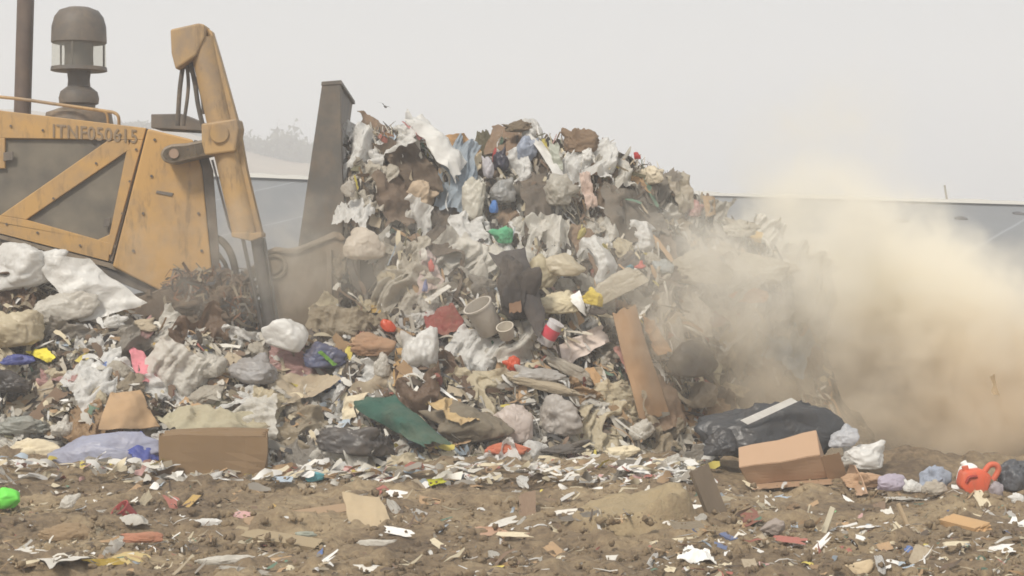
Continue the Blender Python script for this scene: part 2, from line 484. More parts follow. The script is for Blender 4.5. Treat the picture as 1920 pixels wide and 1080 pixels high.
class MB:
    def __init__(s): s.bm = bmesh.new()
    def prism(s, poly, Y0, Y1, bev=0.012, shift=0.0):
        """pixel outline read at depth Y0, extruded straight back to Y1"""
        bm = bmesh.new()
        pts = [P(a, b, Y0) for a, b in poly]
        vs = [bm.verts.new(p) for p in pts]
        f = bm.faces.new(vs)
        r = bmesh.ops.extrude_face_region(bm, geom=[f])
        for v in r['geom']:
            if isinstance(v, bmesh.types.BMVert): v.co.y = Y1; v.co.x += shift
        bmesh.ops.recalc_face_normals(bm, faces=bm.faces)
        if bev:
            bmesh.ops.bevel(bm, geom=list(bm.edges), offset=bev, segments=2, affect='EDGES', profile=0.5, clamp_overlap=True)
        s.add(bm); return s
    def add(s, bm):
        me = bpy.data.meshes.new("t"); bm.to_mesh(me); bm.free(); s.bm.from_mesh(me); bpy.data.meshes.remove(me)
    def tube(s, pts, r, seg=12, r2=None, cap=True):
        pts = [Vector(p) for p in pts]; n = len(pts)
        rings = []
        for i, p in enumerate(pts):
            d = (pts[min(i + 1, n - 1)] - pts[max(i - 1, 0)]).normalized()
            u = d.cross(Vector((0, 1, 0)));
            if u.length < 1e-3: u = d.cross(Vector((1, 0, 0)))
            u.normalize(); w = d.cross(u)
            rr = r if r2 is None else r + (r2 - r) * i / (n - 1)
            rings.append([s.bm.verts.new(p + (u * math.cos(2 * math.pi * k / seg) + w * math.sin(2 * math.pi * k / seg)) * rr) for k in range(seg)])
        for a, b in zip(rings, rings[1:]):
            for k in range(seg): s.bm.faces.new((a[k], a[(k + 1) % seg], b[(k + 1) % seg], b[k]))
        if cap:
            s.bm.faces.new(rings[0][::-1]); s.bm.faces.new(rings[-1])
        return s
    def lathe(s, c, prof, seg=32):
        rings = [[s.bm.verts.new((c[0] + r * math.cos(2 * math.pi * k / seg), c[1] + r * math.sin(2 * math.pi * k / seg), z)) for k in range(seg)] for r, z in prof]
        for a, b in zip(rings, rings[1:]):
            for k in range(seg): s.bm.faces.new((a[k], a[(k + 1) % seg], b[(k + 1) % seg], b[k]))
        return s
    def build(s, name, m, parent, smooth=False, auto=True):
        me = bpy.data.meshes.new(name)
        off = Vector(parent.location) if parent is not None and parent.parent is None else (Vector(parent.parent.location) if parent is not None else Vector())
        for v in s.bm.verts: v.co -= off
        bmesh.ops.recalc_face_normals(s.bm, faces=s.bm.faces)
        s.bm.to_mesh(me); s.bm.free()
        me.materials.append(m)
        if smooth:
            for p in me.polygons: p.use_smooth = True
            try: me.set_sharp_from_angle(angle=R(38))
            except Exception: pass
        return link(name, me, parent)

def smooth_pts(pts, n=24):
    pts = [Vector(p) for p in pts]; out = []
    for i in range(len(pts) - 1):
        p0 = pts[max(i - 1, 0)]; p1 = pts[i]; p2 = pts[i + 1]; p3 = pts[min(i + 2, len(pts) - 1)]
        for k in range(n // (len(pts) - 1) + 1):
            t = k / (n // (len(pts) - 1) + 1)
            out.append(0.5 * ((2 * p1) + (p2 - p0) * t + (2 * p0 - 5 * p1 + 4 * p2 - p3) * t * t + (3 * p1 - p0 - 3 * p2 + p3) * t ** 3))
    out.append(pts[-1]); return out

dz = bpy.data.objects.new("bulldozer", None)
COL.objects.link(dz)
dz.location = P(250, 700, YN); dz.location.z = 0
tag(dz, "dusty yellow landfill bulldozer pushing the rubbish heap with its tall steel blade", "bulldozer")

# hood box behind the panels
MB().prism([(-420, 190), (0, 207), (272, 242), (203, 488), (0, 436), (-420, 330)], YN + 0.12, YN + 1.5, 0.02).build("hood", YEL, dz)
# side panel: rails, diagonal brace and stile leave two openings
F0, F1 = YN, YN + 0.07
m = MB()
for poly in ([(-420, 190), (0, 207), (274, 240), (268, 262), (222, 262), (0, 259), (-420, 240)],                    # top rail
             [(-420, 342), (-60, 395), (0, 404), (49, 412), (184, 450), (207, 456), (203, 490), (0, 438), (-420, 340)],
             [(0, 404), (201, 264), (240, 262), (244, 282), (237, 284), (49, 412)],                                 # brace
             [(237, 283), (246, 262), (268, 262), (208, 478), (196, 478), (184, 449), (205, 440)],                  # stile
             [(-60, 255), (9, 259), (9, 316), (-60, 316)]):
    m.prism(poly, F0 + 0.004 * RNG.rand(), F1, 0.008)
sp = m.build("side_panel", YEL, dz)
m = MB()
for bx, by in ((20, 236), (80, 244), (225, 252), (255, 280), (243, 340), (229, 400), (215, 462), (150, 460), (70, 436), (12, 420), (100, 372), (180, 306)):
    MB().tube([P(bx, by, YN - .001), P(bx, by, YN - .018)], .014, 8).build("bolt_head", DRK, sp)
MB().prism([(6, 286), (24, 284), (24, 300), (6, 302)], YN - .02, YN, .004).build("latch", GREYM, sp)
MB().prism([(196, 410), (208, 407), (205, 424), (193, 426)], YN - .02, YN, .004).build("latch", GREYM, sp)

def grille():
    m, t, N, L, b = newmat("dusty_screen")
    tc = N.new("ShaderNodeTexCoord"); sx = N.new("ShaderNodeSeparateXYZ"); L.new(tc.outputs['Object'], sx.inputs[0])
    hs = []
    for i in (0, 2):
        mu = N.new("ShaderNodeMath"); mu.operation = 'MULTIPLY'; mu.inputs[1].default_value = 420; L.new(sx.outputs[i], mu.inputs[0])
        si = N.new("ShaderNodeMath"); si.operation = 'SINE'; L.new(mu.outputs[0], si.inputs[0]); hs.append(si)
    mm = N.new("ShaderNodeMath"); mm.operation = 'MULTIPLY'; L.new(hs[0].outputs[0], mm.inputs[0]); L.new(hs[1].outputs[0], mm.inputs[1])
    n = N.new("ShaderNodeTexNoise"); n.inputs['Scale'].default_value = 2.6; n.inputs['Detail'].default_value = 7
    L.new(tc.outputs['Object'], n.inputs['Vector'])
    r = N.new("ShaderNodeValToRGB"); r.color_ramp.elements[0].position = .35; r.color_ramp.elements[1].position = .75
    r.color_ramp.elements[0].color = (.125, .11, .09, 1); r.color_ramp.elements[1].color = (.25, .215, .16, 1)
    L.new(n.outputs['Fac'], r.inputs[0])
    mr = N.new("ShaderNodeMapRange"); mr.inputs[1].default_value = -1; mr.inputs[3].default_value = 0.72; L.new(mm.outputs[0], mr.inputs[0])
    mx = N.new("ShaderNodeMixRGB"); mx.blend_type = 'MULTIPLY'; mx.inputs[0].default_value = 1
    L.new(r.outputs[0], mx.inputs['Color1']); L.new(mr.outputs[0], mx.inputs['Color2'])
    L.new(mx.outputs[0], b.inputs['Base Color']); b.inputs['Roughness'].default_value = 0.7
    return m
GR = grille()
MB().prism([(-60, 262), (215, 262), (-20, 425), (-60, 420)], YN + 0.05, YN + 0.11, 0).build("grille_screen", GR, dz)
MB().prism([(244, 276), (206, 462), (38, 416)], YN + 0.05, YN + 0.11, 0).build("grille_screen", GR, dz)
# two pale cleaned patches of guard mesh seen behind the upper screen: inner brackets
# seam between panel and radiator guard
MB().prism([(266, 240), (276, 241), (210, 491), (199, 489)], YN + 0.03, YN + 0.2, 0.004).build("panel_seam", DRK, dz)
# radiator guard: front side plate
g = MB().prism([(277, 241), (362, 262), (379, 318), (396, 489), (400, 560), (330, 560), (211, 500)], YN - 0.05, YN + 1.9, 0.02, -.42).build("radiator_guard", YEL, dz)
MB().prism([(294, 357), (325, 362), (322, 368), (292, 362)], YN - 0.065, YN - 0.051, 0.002).build("dent_plate", GREYM, g)
gs = MB()
for bx, by in ((290, 262), (284, 330), (268, 400), (250, 470), (352, 280), (372, 400), (378, 470)):
    MB().tube([P(bx, by, YN - 0.052), P(bx, by, YN - 0.07)], 0.016, 8).build("bolt_head", DRK, g)
gs.bm.free()
MB().prism([(364, 262), (382, 266), (400, 320), (411, 470), (413, 560), (399, 560), (396, 489), (379, 318)], YN - 0.03, YN + 1.9, 0.01, -.42).build("radiator_edge", GREYM, dz)
MB().prism([(283, 214), (340, 213), (386, 232), (388, 246), (283, 240)], YN + 0.25, YN + 0.9, 0.01).build("lamp_bracket", GREYM, dz)

# frame rail under the hood
m = MB()
m.prism([(-420, 348), (0, 442), (205, 495), (335, 552), (335, 575), (200, 520), (-60, 450), (-420, 372)], YN + 0.06, YN + 0.5, 0.01)
m.build("frame_rail", GREYM, dz)
MB().prism([(-420, 343), (0, 440), (205, 493), (335, 546), (335, 553), (200, 501), (0, 448), (-420, 350)], YN + 0.02, YN + 0.1, 0.004).build("rail_highlight", ARM, dz)  # paler strip added as a painted highlight along the rail's upper edge

# hand rail along the hood
hr = MB()
hr.tube(smooth_pts([P(-200, 172, YN + .3), P(0, 182, YN + .3), P(110, 196, YN + .3), P(195, 208, YN + .3), P(213, 211, YN + .3), P(222, 219, YN + .3), P(223, 236, YN + .35)], 40), 0.019, 8)
hr.tube(smooth_pts([P(150, 201, YN + .3), P(188, 207, YN + .3), P(200, 214, YN + .3), P(203, 236, YN + .35)], 24), 0.015, 8)
hr.build("hand_rail", YEL2, dz, True)

# exhaust stack
Ye = YN + 0.75
MB().tube([P(42, 215, Ye), P(49, -30, Ye), P(50, -90, Ye)], 0.098, 20).build("exhaust_stack", RUST, dz, True)

# air precleaner: cap, see-through bowl, core, neck and flared base
Yc = YN + 0.75
k = Yc / FPX
def zr(prof): return [(r * k, HC - (py - HY) * k) for r, py in prof]
cx0 = ((148 - 960) * k, Yc)
pc = MB().lathe(cx0, zr([(0.1, 12), (20, 14), (36, 20), (45, 32), (50, 50), (51, 80), (48, 82), (0.1, 82)])).build("precleaner_cap", GREYM, dz, True)
gm, t, N, L, b = newmat("dusty_bowl")
b.inputs['Base Color'].default_value = (.6, .58, .52, 1); b.inputs['Roughness'].default_value = .3
tp = N.new("ShaderNodeBsdfTransparent"); tp.inputs['Color'].default_value = (.93, .92, .88, 1)
ms = N.new("ShaderNodeMixShader"); ms.inputs[0].default_value = .12
L.new(tp.outputs[0], ms.inputs[1]); L.new(b.outputs[0], ms.inputs[2]); L.new(ms.outputs[0], N['Material Output'].inputs['Surface'])
MB().lathe(cx0, zr([(49, 80), (50, 128), (46, 131)])).build("bowl", gm, pc, True)
MB().lathe(cx0, zr([(27, 78), (26, 100), (27, 132)])).build("core", GREYM, pc, True)
bm_ = MB().lathe(cx0, zr([(51, 126), (52, 133), (49, 134), (24, 134), (47, 130), (51, 126)]))
for a in range(3):
    an = 0.5 + a * 2.1; ox, oy = 47 * k * math.cos(an), 47 * k * math.sin(an)
    bm_.tube([(cx0[0] + ox, Yc + oy, HC - (80 - HY) * k), (cx0[0] + ox, Yc + oy, HC - (131 - HY) * k)], 0.012, 8)
bm_.build("bowl_ring", GREYM, pc, True)
MB().lathe(cx0, zr([(22, 133), (20, 150), (21, 162), (34, 172), (37, 184), (36, 194), (30, 197), (30, 226)])).build("neck", GREYM, pc, True)
MB().lathe(cx0, zr([(0.1, 203), (36, 203), (60, 212), (64, 236)])).build("base_disc", DRK, pc, True)

# lift cylinder
YL = YN - 0.42
cyl = MB()
cyl.tube([P(379, 72, YL), P(385, 110, YL), P(460, 439, YL)], 24 * YL / FPX, 28)
cyl.prism([(386, 52), (397, 58), (412, 108), (448, 238), (462, 318), (491, 438), (480, 441), (452, 330), (420, 190)], YL - 0.05, YL + 0.12, 0.01)
lc = cyl.build("lift_cylinder", YEL2, dz, True)
MB().prism([(319, 55), (372, 43), (384, 46), (383, 70), (367, 104), (329, 130), (321, 100)], YL - 0.17, YL + 0.17, 0.02).build("cylinder_head", YEL2, lc)
cc = MB().prism([(433, 436), (490, 436), (491, 444), (470, 452), (434, 444)], YL - 0.16, YL + 0.16, 0.01)
cc.build("gland_collar", YEL2, lc)
MB().tube([P(480, 441, YL), P(511, 640, YL)], 11.5 * YL / FPX, 20).build("rod", CHROME, lc, True)
tb = MB()
tb.tube([P(455, 446, YL - .05), P(497, 640, YL - .05)], 0.022, 10)
tb.tube([P(495, 446, YL - .02), P(523, 612, YL - .02)], 0.016, 10)
tb.build("guide_tube", CHROME, lc, True)
# steel oil lines up the casing
ol = MB()
for dx, r in ((0, .013), (9, .013)):
    ol.tube([P(398 + dx, 300, YL - .02), P(430 + dx * .7, 425, YL - .02), P(436 + dx, 437, YL - .02)], r, 8)
ol.build("oil_line", CHROME, lc, True)
hs = MB()
for pts, r in (([(343, 124), (337, 170), (333, 236)], .026), ([(350, 120), (353, 165), (344, 236)], .02),
               ([(357, 116), (366, 160), (372, 200), (384, 250)], .026), ([(362, 112), (378, 160), (392, 225), (396, 262)], .018), ([(352, 126), (368, 150), (378, 180), (381, 214)], .016)):
    hs.tube(smooth_pts([P(a, b_, YL + .05) for a, b_ in pts], 16), r, 9)
hs.build("hose", RUB, lc, True)
# trunnion yoke and its lug on the guard
yk = MB().prism([(377, 232), (444, 222), (448, 240), (441, 284), (384, 291), (378, 268)], YL - 0.2, YL + 0.2, 0.02).build("yoke", YEL2, dz)
lg = MB().prism([(306, 276), (320, 270), (350, 268), (408, 256), (420, 262), (418, 284), (390, 292), (350, 300), (320, 308), (305, 302), (299, 289)], YL + 0.02, YN - 0.03, 0.03).build("trunnion_lug", ARM, yk)
MB().tube([P(326, 288, YL + .03), P(326, 288, YL - .01)], 9 * YL / FPX, 20).build("pin", mat((.4, .27, .2), 'paint', .3), yk, True)
MB().tube([P(411, 250, YL - .15), P(411, 250, YL - .24)], 17 * YL / FPX, 24).build("trunnion_cap", YEL2, yk, True)

# big hydraulic hose arching down from the radiator edge
MB().tube(smooth_pts([P(404, 446, YN + .1), P(416, 452, YN), P(430, 470, YN), P(440, 500, YN), P(443, 540, YN)], 24), 0.042, 12).build("hydraulic_hose", RUB, dz, True)
MB().tube(smooth_pts([P(404, 470, YN + .1), P(412, 480, YN), P(424, 500, YN), P(430, 540, YN)], 24), 0.025, 12).build("hydraulic_hose", RUB, dz, True)

# track: belt with grouser bars round an idler, mostly buried
tr = MB()
loop = []
for a in np.linspace(-80, 90, 14): loop.append((405 + 74 * math.cos(R(a)), 608 + 84 * math.sin(R(a))))
loop = [(-420, 575), (250, 560), (340, 527)] + loop + [(-420, 693)]
tr.prism(loop, YN - 0.15, YN + 0.45, 0.015)
for i in range(26):
    x = 395 - i * 30
    yy = float(np.interp(x, [-420, 250, 340, 405], [575, 560, 527, 523]))
    tr.prism([(x, yy - 8), (x + 6, yy - 9), (x + 8, yy + 4), (x - 2, yy + 4)], YN - 0.18, YN + 0.47, 0)
for a in np.linspace(-80, 80, 8):
    ca, sa = math.cos(R(a)), math.sin(R(a)); c = (405, 605)
    q = [(c[0] + 76 * ca - 4 * sa, c[1] + 86 * sa + 4 * ca), (c[0] + 88 * ca - 3 * sa, c[1] + 98 * sa + 3 * ca), (c[0] + 88 * ca + 3 * sa, c[1] + 98 * sa - 3 * ca), (c[0] + 76 * ca + 4 * sa, c[1] + 86 * sa - 4 * ca)]
    tr.prism(q, YN - 0.18, YN + 0.47, 0)
trk = tr.build("track", MUD, dz)
MB().lathe((0, 0), [(0.01, 0), (0.38, 0), (0.42, 0.03), (0.42, 0.1), (0.01, .1)]).bm.free()
idl = MB().tube([P(405, 605, YN - .2), P(405, 605, YN - .1)], 0.36, 28).tube([P(405, 605, YN - .26), P(405, 605, YN - .19)], 0.14, 20)
idl.build("idler_wheel", MUD, trk, True)

# push arm, tilt bracket and blade
pa = MB()
pa.prism([(300, 545), (440, 520), (480, 493), (490, 505), (452, 545), (452, 640), (300, 640)], YN - 0.30, YN - 0.1, 0.02)
pa.build("push_arm", MUD, dz)
bl = MB()
# end plate and curved mouldboard behind it; the blade is set a little askew
bl.prism([(604, 156), (632, 153), (638, 158), (642, 330), (652, 470), (664, 640), (545, 640), (548, 560), (560, 455)], YN - 0.1, YN + 0.03, 0.01)
V = []; rows_ = 14
edge = []
for i in range(rows_):
    t = i / (rows_ - 1); py = 154 + t * 486
    px = 636 + 6 * t + 26 * t * t - 16 * math.sin(math.pi * t)
    edge.append((px, py))
back_ = [(px - (26 + 60 * i / 13), py) for i, (px, py) in enumerate(edge)]
bl.prism([(638, 154)] + [(e[0], e[1]) for e in edge[1:]] + [(back_[-1][0], 640), (back_[5][0] + 8, back_[5][1]), (606, 156)], YN + 0.03, YN + 2.95, 0.0, -0.13)
blade = bl.build("blade", STEEL, dz)
MB().prism([(603, 153), (640, 150), (641, 158), (602, 160)], YN - 0.11, YN + 2.95, 0.004, -0.13).build("top_rail", STEEL, blade)
MB().prism([(560, 462), (600, 446), (626, 434), (640, 438), (648, 455), (650, 560), (654, 670), (530, 670), (505, 560), (482, 522), (478, 495), (494, 473), (515, 463), (540, 466)], YN - 0.34, YN - 0.14, 0.018).build("tilt_bracket", ARM, dz)
rb = MB()
rb.prism([(600, 446), (626, 434), (640, 438), (648, 448), (640, 452), (628, 446), (560, 474), (540, 476), (516, 472), (498, 480), (484, 500), (478, 496), (494, 473), (515, 463), (540, 466), (560, 465)], YN - 0.38, YN - 0.335, 0.006)
rb.prism([(612, 470), (622, 468), (624, 620), (612, 622)], YN - 0.375, YN - 0.335, 0.006)
c = P(514, 500, YN - .36)
for s_ in (0,):
    seg = 28; r1, r2_ = 0.125, 0.02
    pts = [c + Vector((r1 * math.cos(2 * math.pi * i / seg), -0.0, r1 * math.sin(2 * math.pi * i / seg))) for i in range(seg + 1)]
    rb.tube(pts, r2_, 8, cap=False)
rb.tube([P(514, 500, YN - .33), P(514, 500, YN - .40)], 0.075, 20)
rb.build("bracket_rib", ARM, dz, True)
MB().prism([(640, 470), (668, 462), (708, 510), (722, 540), (722, 640), (640, 640)], YN - 0.3, YN - 0.2, 0.012).build("blade_wing", STEEL, blade)
MB().prism([(668, 470), (676, 474), (676, 640), (666, 640)], YN - 0.33, YN - 0.295, 0.004).build("wing_rib", STEEL, blade)

# painted unit number on the top rail
fc = bpy.data.curves.new("unit_number", 'FONT'); fc.body = "ITNF050615"; fc.size = 1; fc.extrude = 0.004; fc.space_character = 1.08; fc.offset = 0.012
fo = bpy.data.objects.new("tmp", fc); COL.objects.link(fo)
bpy.context.view_layer.update()
me = bpy.data.meshes.new_from_object(fo.evaluated_get(bpy.context.evaluated_depsgraph_get()))
COL.objects.unlink(fo); bpy.data.objects.remove(fo)
co = np.zeros(len(me.vertices) * 3); me.vertices.foreach_get("co", co); co = co.reshape(-1, 3)
w = co[:, 0].max() - co[:, 0].min(); hgt = co[:, 1].max()
A = P(99, 257, YN - .006); B = P(257, 268, YN - .006)
ux = (B - A) ; Lx = ux.length; ux.normalize(); uz = Vector((0, 0, 1))
s1 = Lx / w; s2 = 25 * YN / FPX / hgt
Vn_ = np.array([A + ux * float((v[0] - co[:, 0].min()) * s1) + uz * float(v[1] * s2) + Vector((0, -1, 0)) * float(v[2]) - dz.location for v in co])
me.vertices.foreach_set("co", Vn_.astype(np.float32).ravel()); me.update()
me.name = "unit_number"; me.materials.append(mat((.22, .15, .08), 'paint', .5))
link("unit_number", me, dz)
# caked soil and rags jammed above the track

# ------------------------------------------------------------------ shapes of rubbish
def ico(sub):
    bm = bmesh.new(); bmesh.ops.create_icosphere(bm, subdivisions=sub, radius=1)
    V = np.array([v.co[:] for v in bm.verts]); F = np.array([[v.index for v in f.verts] for f in bm.faces]); bm.free()
    return V, F
ICO4 = ico(5); ICO3 = ico(3)

def bag_shape(seed, tails=1, planes=20, crisp=9, base=ICO4, flat=0.25, wr=1.0):
    r = np.random.RandomState(seed)
    V, F = base
    n = r.normal(size=(planes, 3)); n /= np.linalg.norm(n, axis=1)[:, None]
    h = r.uniform(0.72, 1.12, planes)
    d = np.maximum(V @ n.T, 0) / h
    rad = (np.sum(d ** crisp, 1) + 1e-9) ** (-1 / crisp)
    rad = np.minimum(rad, 1.35)
    wq = V + 0.35 * np.stack([vn(V, 2.0, seed + k) for k in (1, 2, 3)], 1)
    rad = rad * (1 + 0.10 * fbm(wq, 1.4, seed, 2) + wr * 0.085 * ridge(wq, 1.8, seed + 5, 3) + wr * 0.03 * ridge(wq * np.array([1, 1, 3]), 4.5, seed + 9, 2))
    for k in range(tails):
        a = r.normal(size=3); a[2] = abs(a[2]) * 0.6 + 0.3; a /= np.linalg.norm(a)
        ang = np.arccos(np.clip(V @ a, -1, 1))
        e1 = np.cross(a, [0.3, .9, .1]); e1 /= np.linalg.norm(e1); e2 = np.cross(a, e1)
        phi = np.arctan2(V @ e2, V @ e1)
        rad = rad * (1 + .075 * np.exp(-ang / .9) * np.clip(ang / .2, 0, 1) * np.sin(r.randint(9, 15) * phi + 3 * vn(V, 1.5, seed + 60)))
        rad = rad * (1 + r.uniform(.35, .8) * np.exp(-(ang / r.uniform(.14, .26)) ** 2) - 0.12 * np.exp(-((ang - .45) / .2) ** 2))
    Q = V * rad[:, None]
    Q[:, 2] = np.where(Q[:, 2] < -0.6, -0.6 + (Q[:, 2] + 0.6) * flat, Q[:, 2])
    Q /= np.abs(Q).max(0)
    return Q, F

def film_shape(seed, n=44, m=18, fold=0.5, torn=0.16, curl=0.5):
    """a torn, pleated length of film or cloth; long axis local Y (-1..1), width local X, relief Z"""
    r = np.random.RandomState(seed)
    v = np.linspace(-1, 1, n)[:, None] * np.ones((1, m)); u = np.linspace(-1, 1, m)[None, :] * np.ones((n, 1))
    s = np.stack([v * 1.5, v * 0, v * 0], -1)
    wl = 1 + torn * 2.6 * vn(s, 1.3, seed) + .35 * torn * vn(s, 5, seed + 1); wr_ = 1 + torn * 2.6 * vn(s, 1.3, seed + 2) + .35 * torn * vn(s, 5, seed + 3)
    X = u * np.where(u < 0, wl, wr_) * (1 - 0.25 * r.rand() * (v + 1) / 2)
    su = np.stack([u * 2, u * 0, u * 0], -1)
    Y = v * (1 + torn * 0.9 * vn(su, 2.2, seed + 4) * np.abs(v) + torn * .25 * vn(su, 6, seed + 5) * np.abs(v))
    q = np.stack([X, Y * 0.6, X * 0], -1)
    ph = 2.2 * vn(q, 0.9, seed + 6)
    k = r.uniform(5, 9)
    Z = fold * (0.07 * np.sin(k * X + 5 * ph) + 0.17 * ridge(q, 1.7, seed + 7, 4) + 0.3 * vn(q, 1.0, seed + 8))
    a = curl * r.uniform(-1, 1)
    Z = Z + a * 0.35 * Y ** 2 - abs(curl) * 0.25 * X ** 2
    X = X + 0.28 * vn(np.stack([Y * 1, Y * 0, Y * 0], -1), 1.3, seed + 9)
    V = np.stack([X, Y, Z], -1).reshape(-1, 3)
    return V, grid_faces(n, m)

def card_shape(seed, fold=None, thick=0.03):
    """bent corrugated board, a fold across it, torn corner; x,y in -1..1"""
    r = np.random.RandomState(seed)
    n, m = 14, 12
    v = np.linspace(-1, 1, n)[:, None] * np.ones((1, m)); u = np.linspace(-1, 1, m)[None, :] * np.ones((n, 1))
    f0 = r.uniform(-.4, .4); fa = r.uniform(-.9, .9) if fold is None else fold
    X = u + 0 * v; Y = v.copy()
    Z = np.where(v > f0, (v - f0) * fa, 0) + 0.05 * r.uniform(-1, 1) * u ** 2 + 0.02 * vn(np.stack([u, v, u * 0], -1), 2, seed)
    X = X + 0.12 * r.uniform(-1, 1) * v
    e = 0.05
    Y = Y + e * vn(np.stack([u * 3, u * 0, u * 0], -1), 1.5, seed + 1) * np.abs(v); X = X + e * vn(np.stack([v * 3, v * 0, v * 0], -1), 1.5, seed + 2) * np.abs(u)
    T = np.stack([X, Y, Z], -1).reshape(-1, 3); Bv = T.copy(); Bv[:, 2] -= thick
    F = grid_faces(n, m); N0 = len(T)
    faces = [tuple(f) for f in F] + [tuple(N0 + f[::-1]) for f in F]
    ring = [i * m for i in range(n)] + [(n - 1) * m + j for j in range(1, m)] + [i * m + m - 1 for i in range(n - 2, -1, -1)] + [j for j in range(m - 2, 0, -1)]
    for a, b_ in zip(ring, ring[1:] + ring[:1]): faces.append((a, b_, N0 + b_, N0 + a))
    return np.concatenate([T, Bv]), faces

def frame(nrm, ang):
    """3x3 with Z along nrm and Y pointing 'down the picture' turned by ang degrees"""
    z = Vector(nrm).normalized()
    down = Vector((0, 0, -1)) - z * (-z.z)
    if down.length < 0.05: down = Vector((0, -1, 0)) - z * (-z.y)
    down.normalize()
    q = Matrix.Rotation(R(ang), 3, z)
    y = q @ down; x = y.cross(z)
    return Matrix((x, y, z)).transposed()

def inst(name, me, loc, M3, scale, m=None):
    o = bpy.data.objects.new(name, me); COL.objects.link(o)
    M = Matrix.Translation(loc) @ M3.to_4x4() @ Matrix.Diagonal((*scale, 1))
    o.matrix_world = M
    if m is not None:
        o.material_slots[0].link = 'OBJECT'; o.material_slots[0].material = m
    return o

def in_heap(px, py):
    cr, cy, to = heap_cols(px)
    return cr - 70 < py < to and px < 1530

def surf_Y(px, py):
    return D(px, py) if in_heap(px, py) else ground_Y(px, max(py, 800))

# hero pieces --------------------------------------------------------
HEROES = []      # px, py, rx, ry, short phrase
_seed = [100]
def ns():
    _seed[0] += 1; return _seed[0]

def note(o, name_short, px, py, w, h, label, cat, group=None):
    tag(o, label, cat, group)
    if name_short: HEROES.append((px, py, w / 2, h / 2, name_short))
    else: HEROES.append((px, py, w / 2, h / 2, None))

def bag(name, px, py, w, h, col, label, cat, short=None, rot=0, kind='plastic', dirt=0.2, off=0.16, depth=0.8, Y=None, tails=1, planes=20, crisp=9, wr=1.0, group=None):
    yb = min(py + h * 0.42, 1075)
    if Y is None:
        if in_heap(px, py):
            ss = sorted(D(px + a * w, py + b_ * h) for a in (-.3, 0, .3) for b_ in (-.3, 0, .3) if in_heap(px + a * w, py + b_ * h))
            Y = ss[len(ss) // 4] - off
        else: Y = ground_Y(px, yb) - off
    sx, sz = w * Y / FPX / 2, h * Y / FPX / 2
    sy = depth * min(sx, sz)
    Q, F = bag_shape(ns(), tails, planes, crisp, wr=wr)
    c = P(px, py, Y)
    Rz = Matrix.Rotation(R(-rot), 3, 'Y')
    Vw = (np.array(Rz) @ (Q * np.array([sx, sy, sz])).T).T
    base = Vector((c.x, c.y, c.z - sz))
    Vw = Vw + np.array([0, 0, sz])
    o = link(name, np_mesh(name, Vw, F, mat(col, kind, dirt)), None, base)
    note(o, short, px, py, w, h, label, cat, group)
    return o

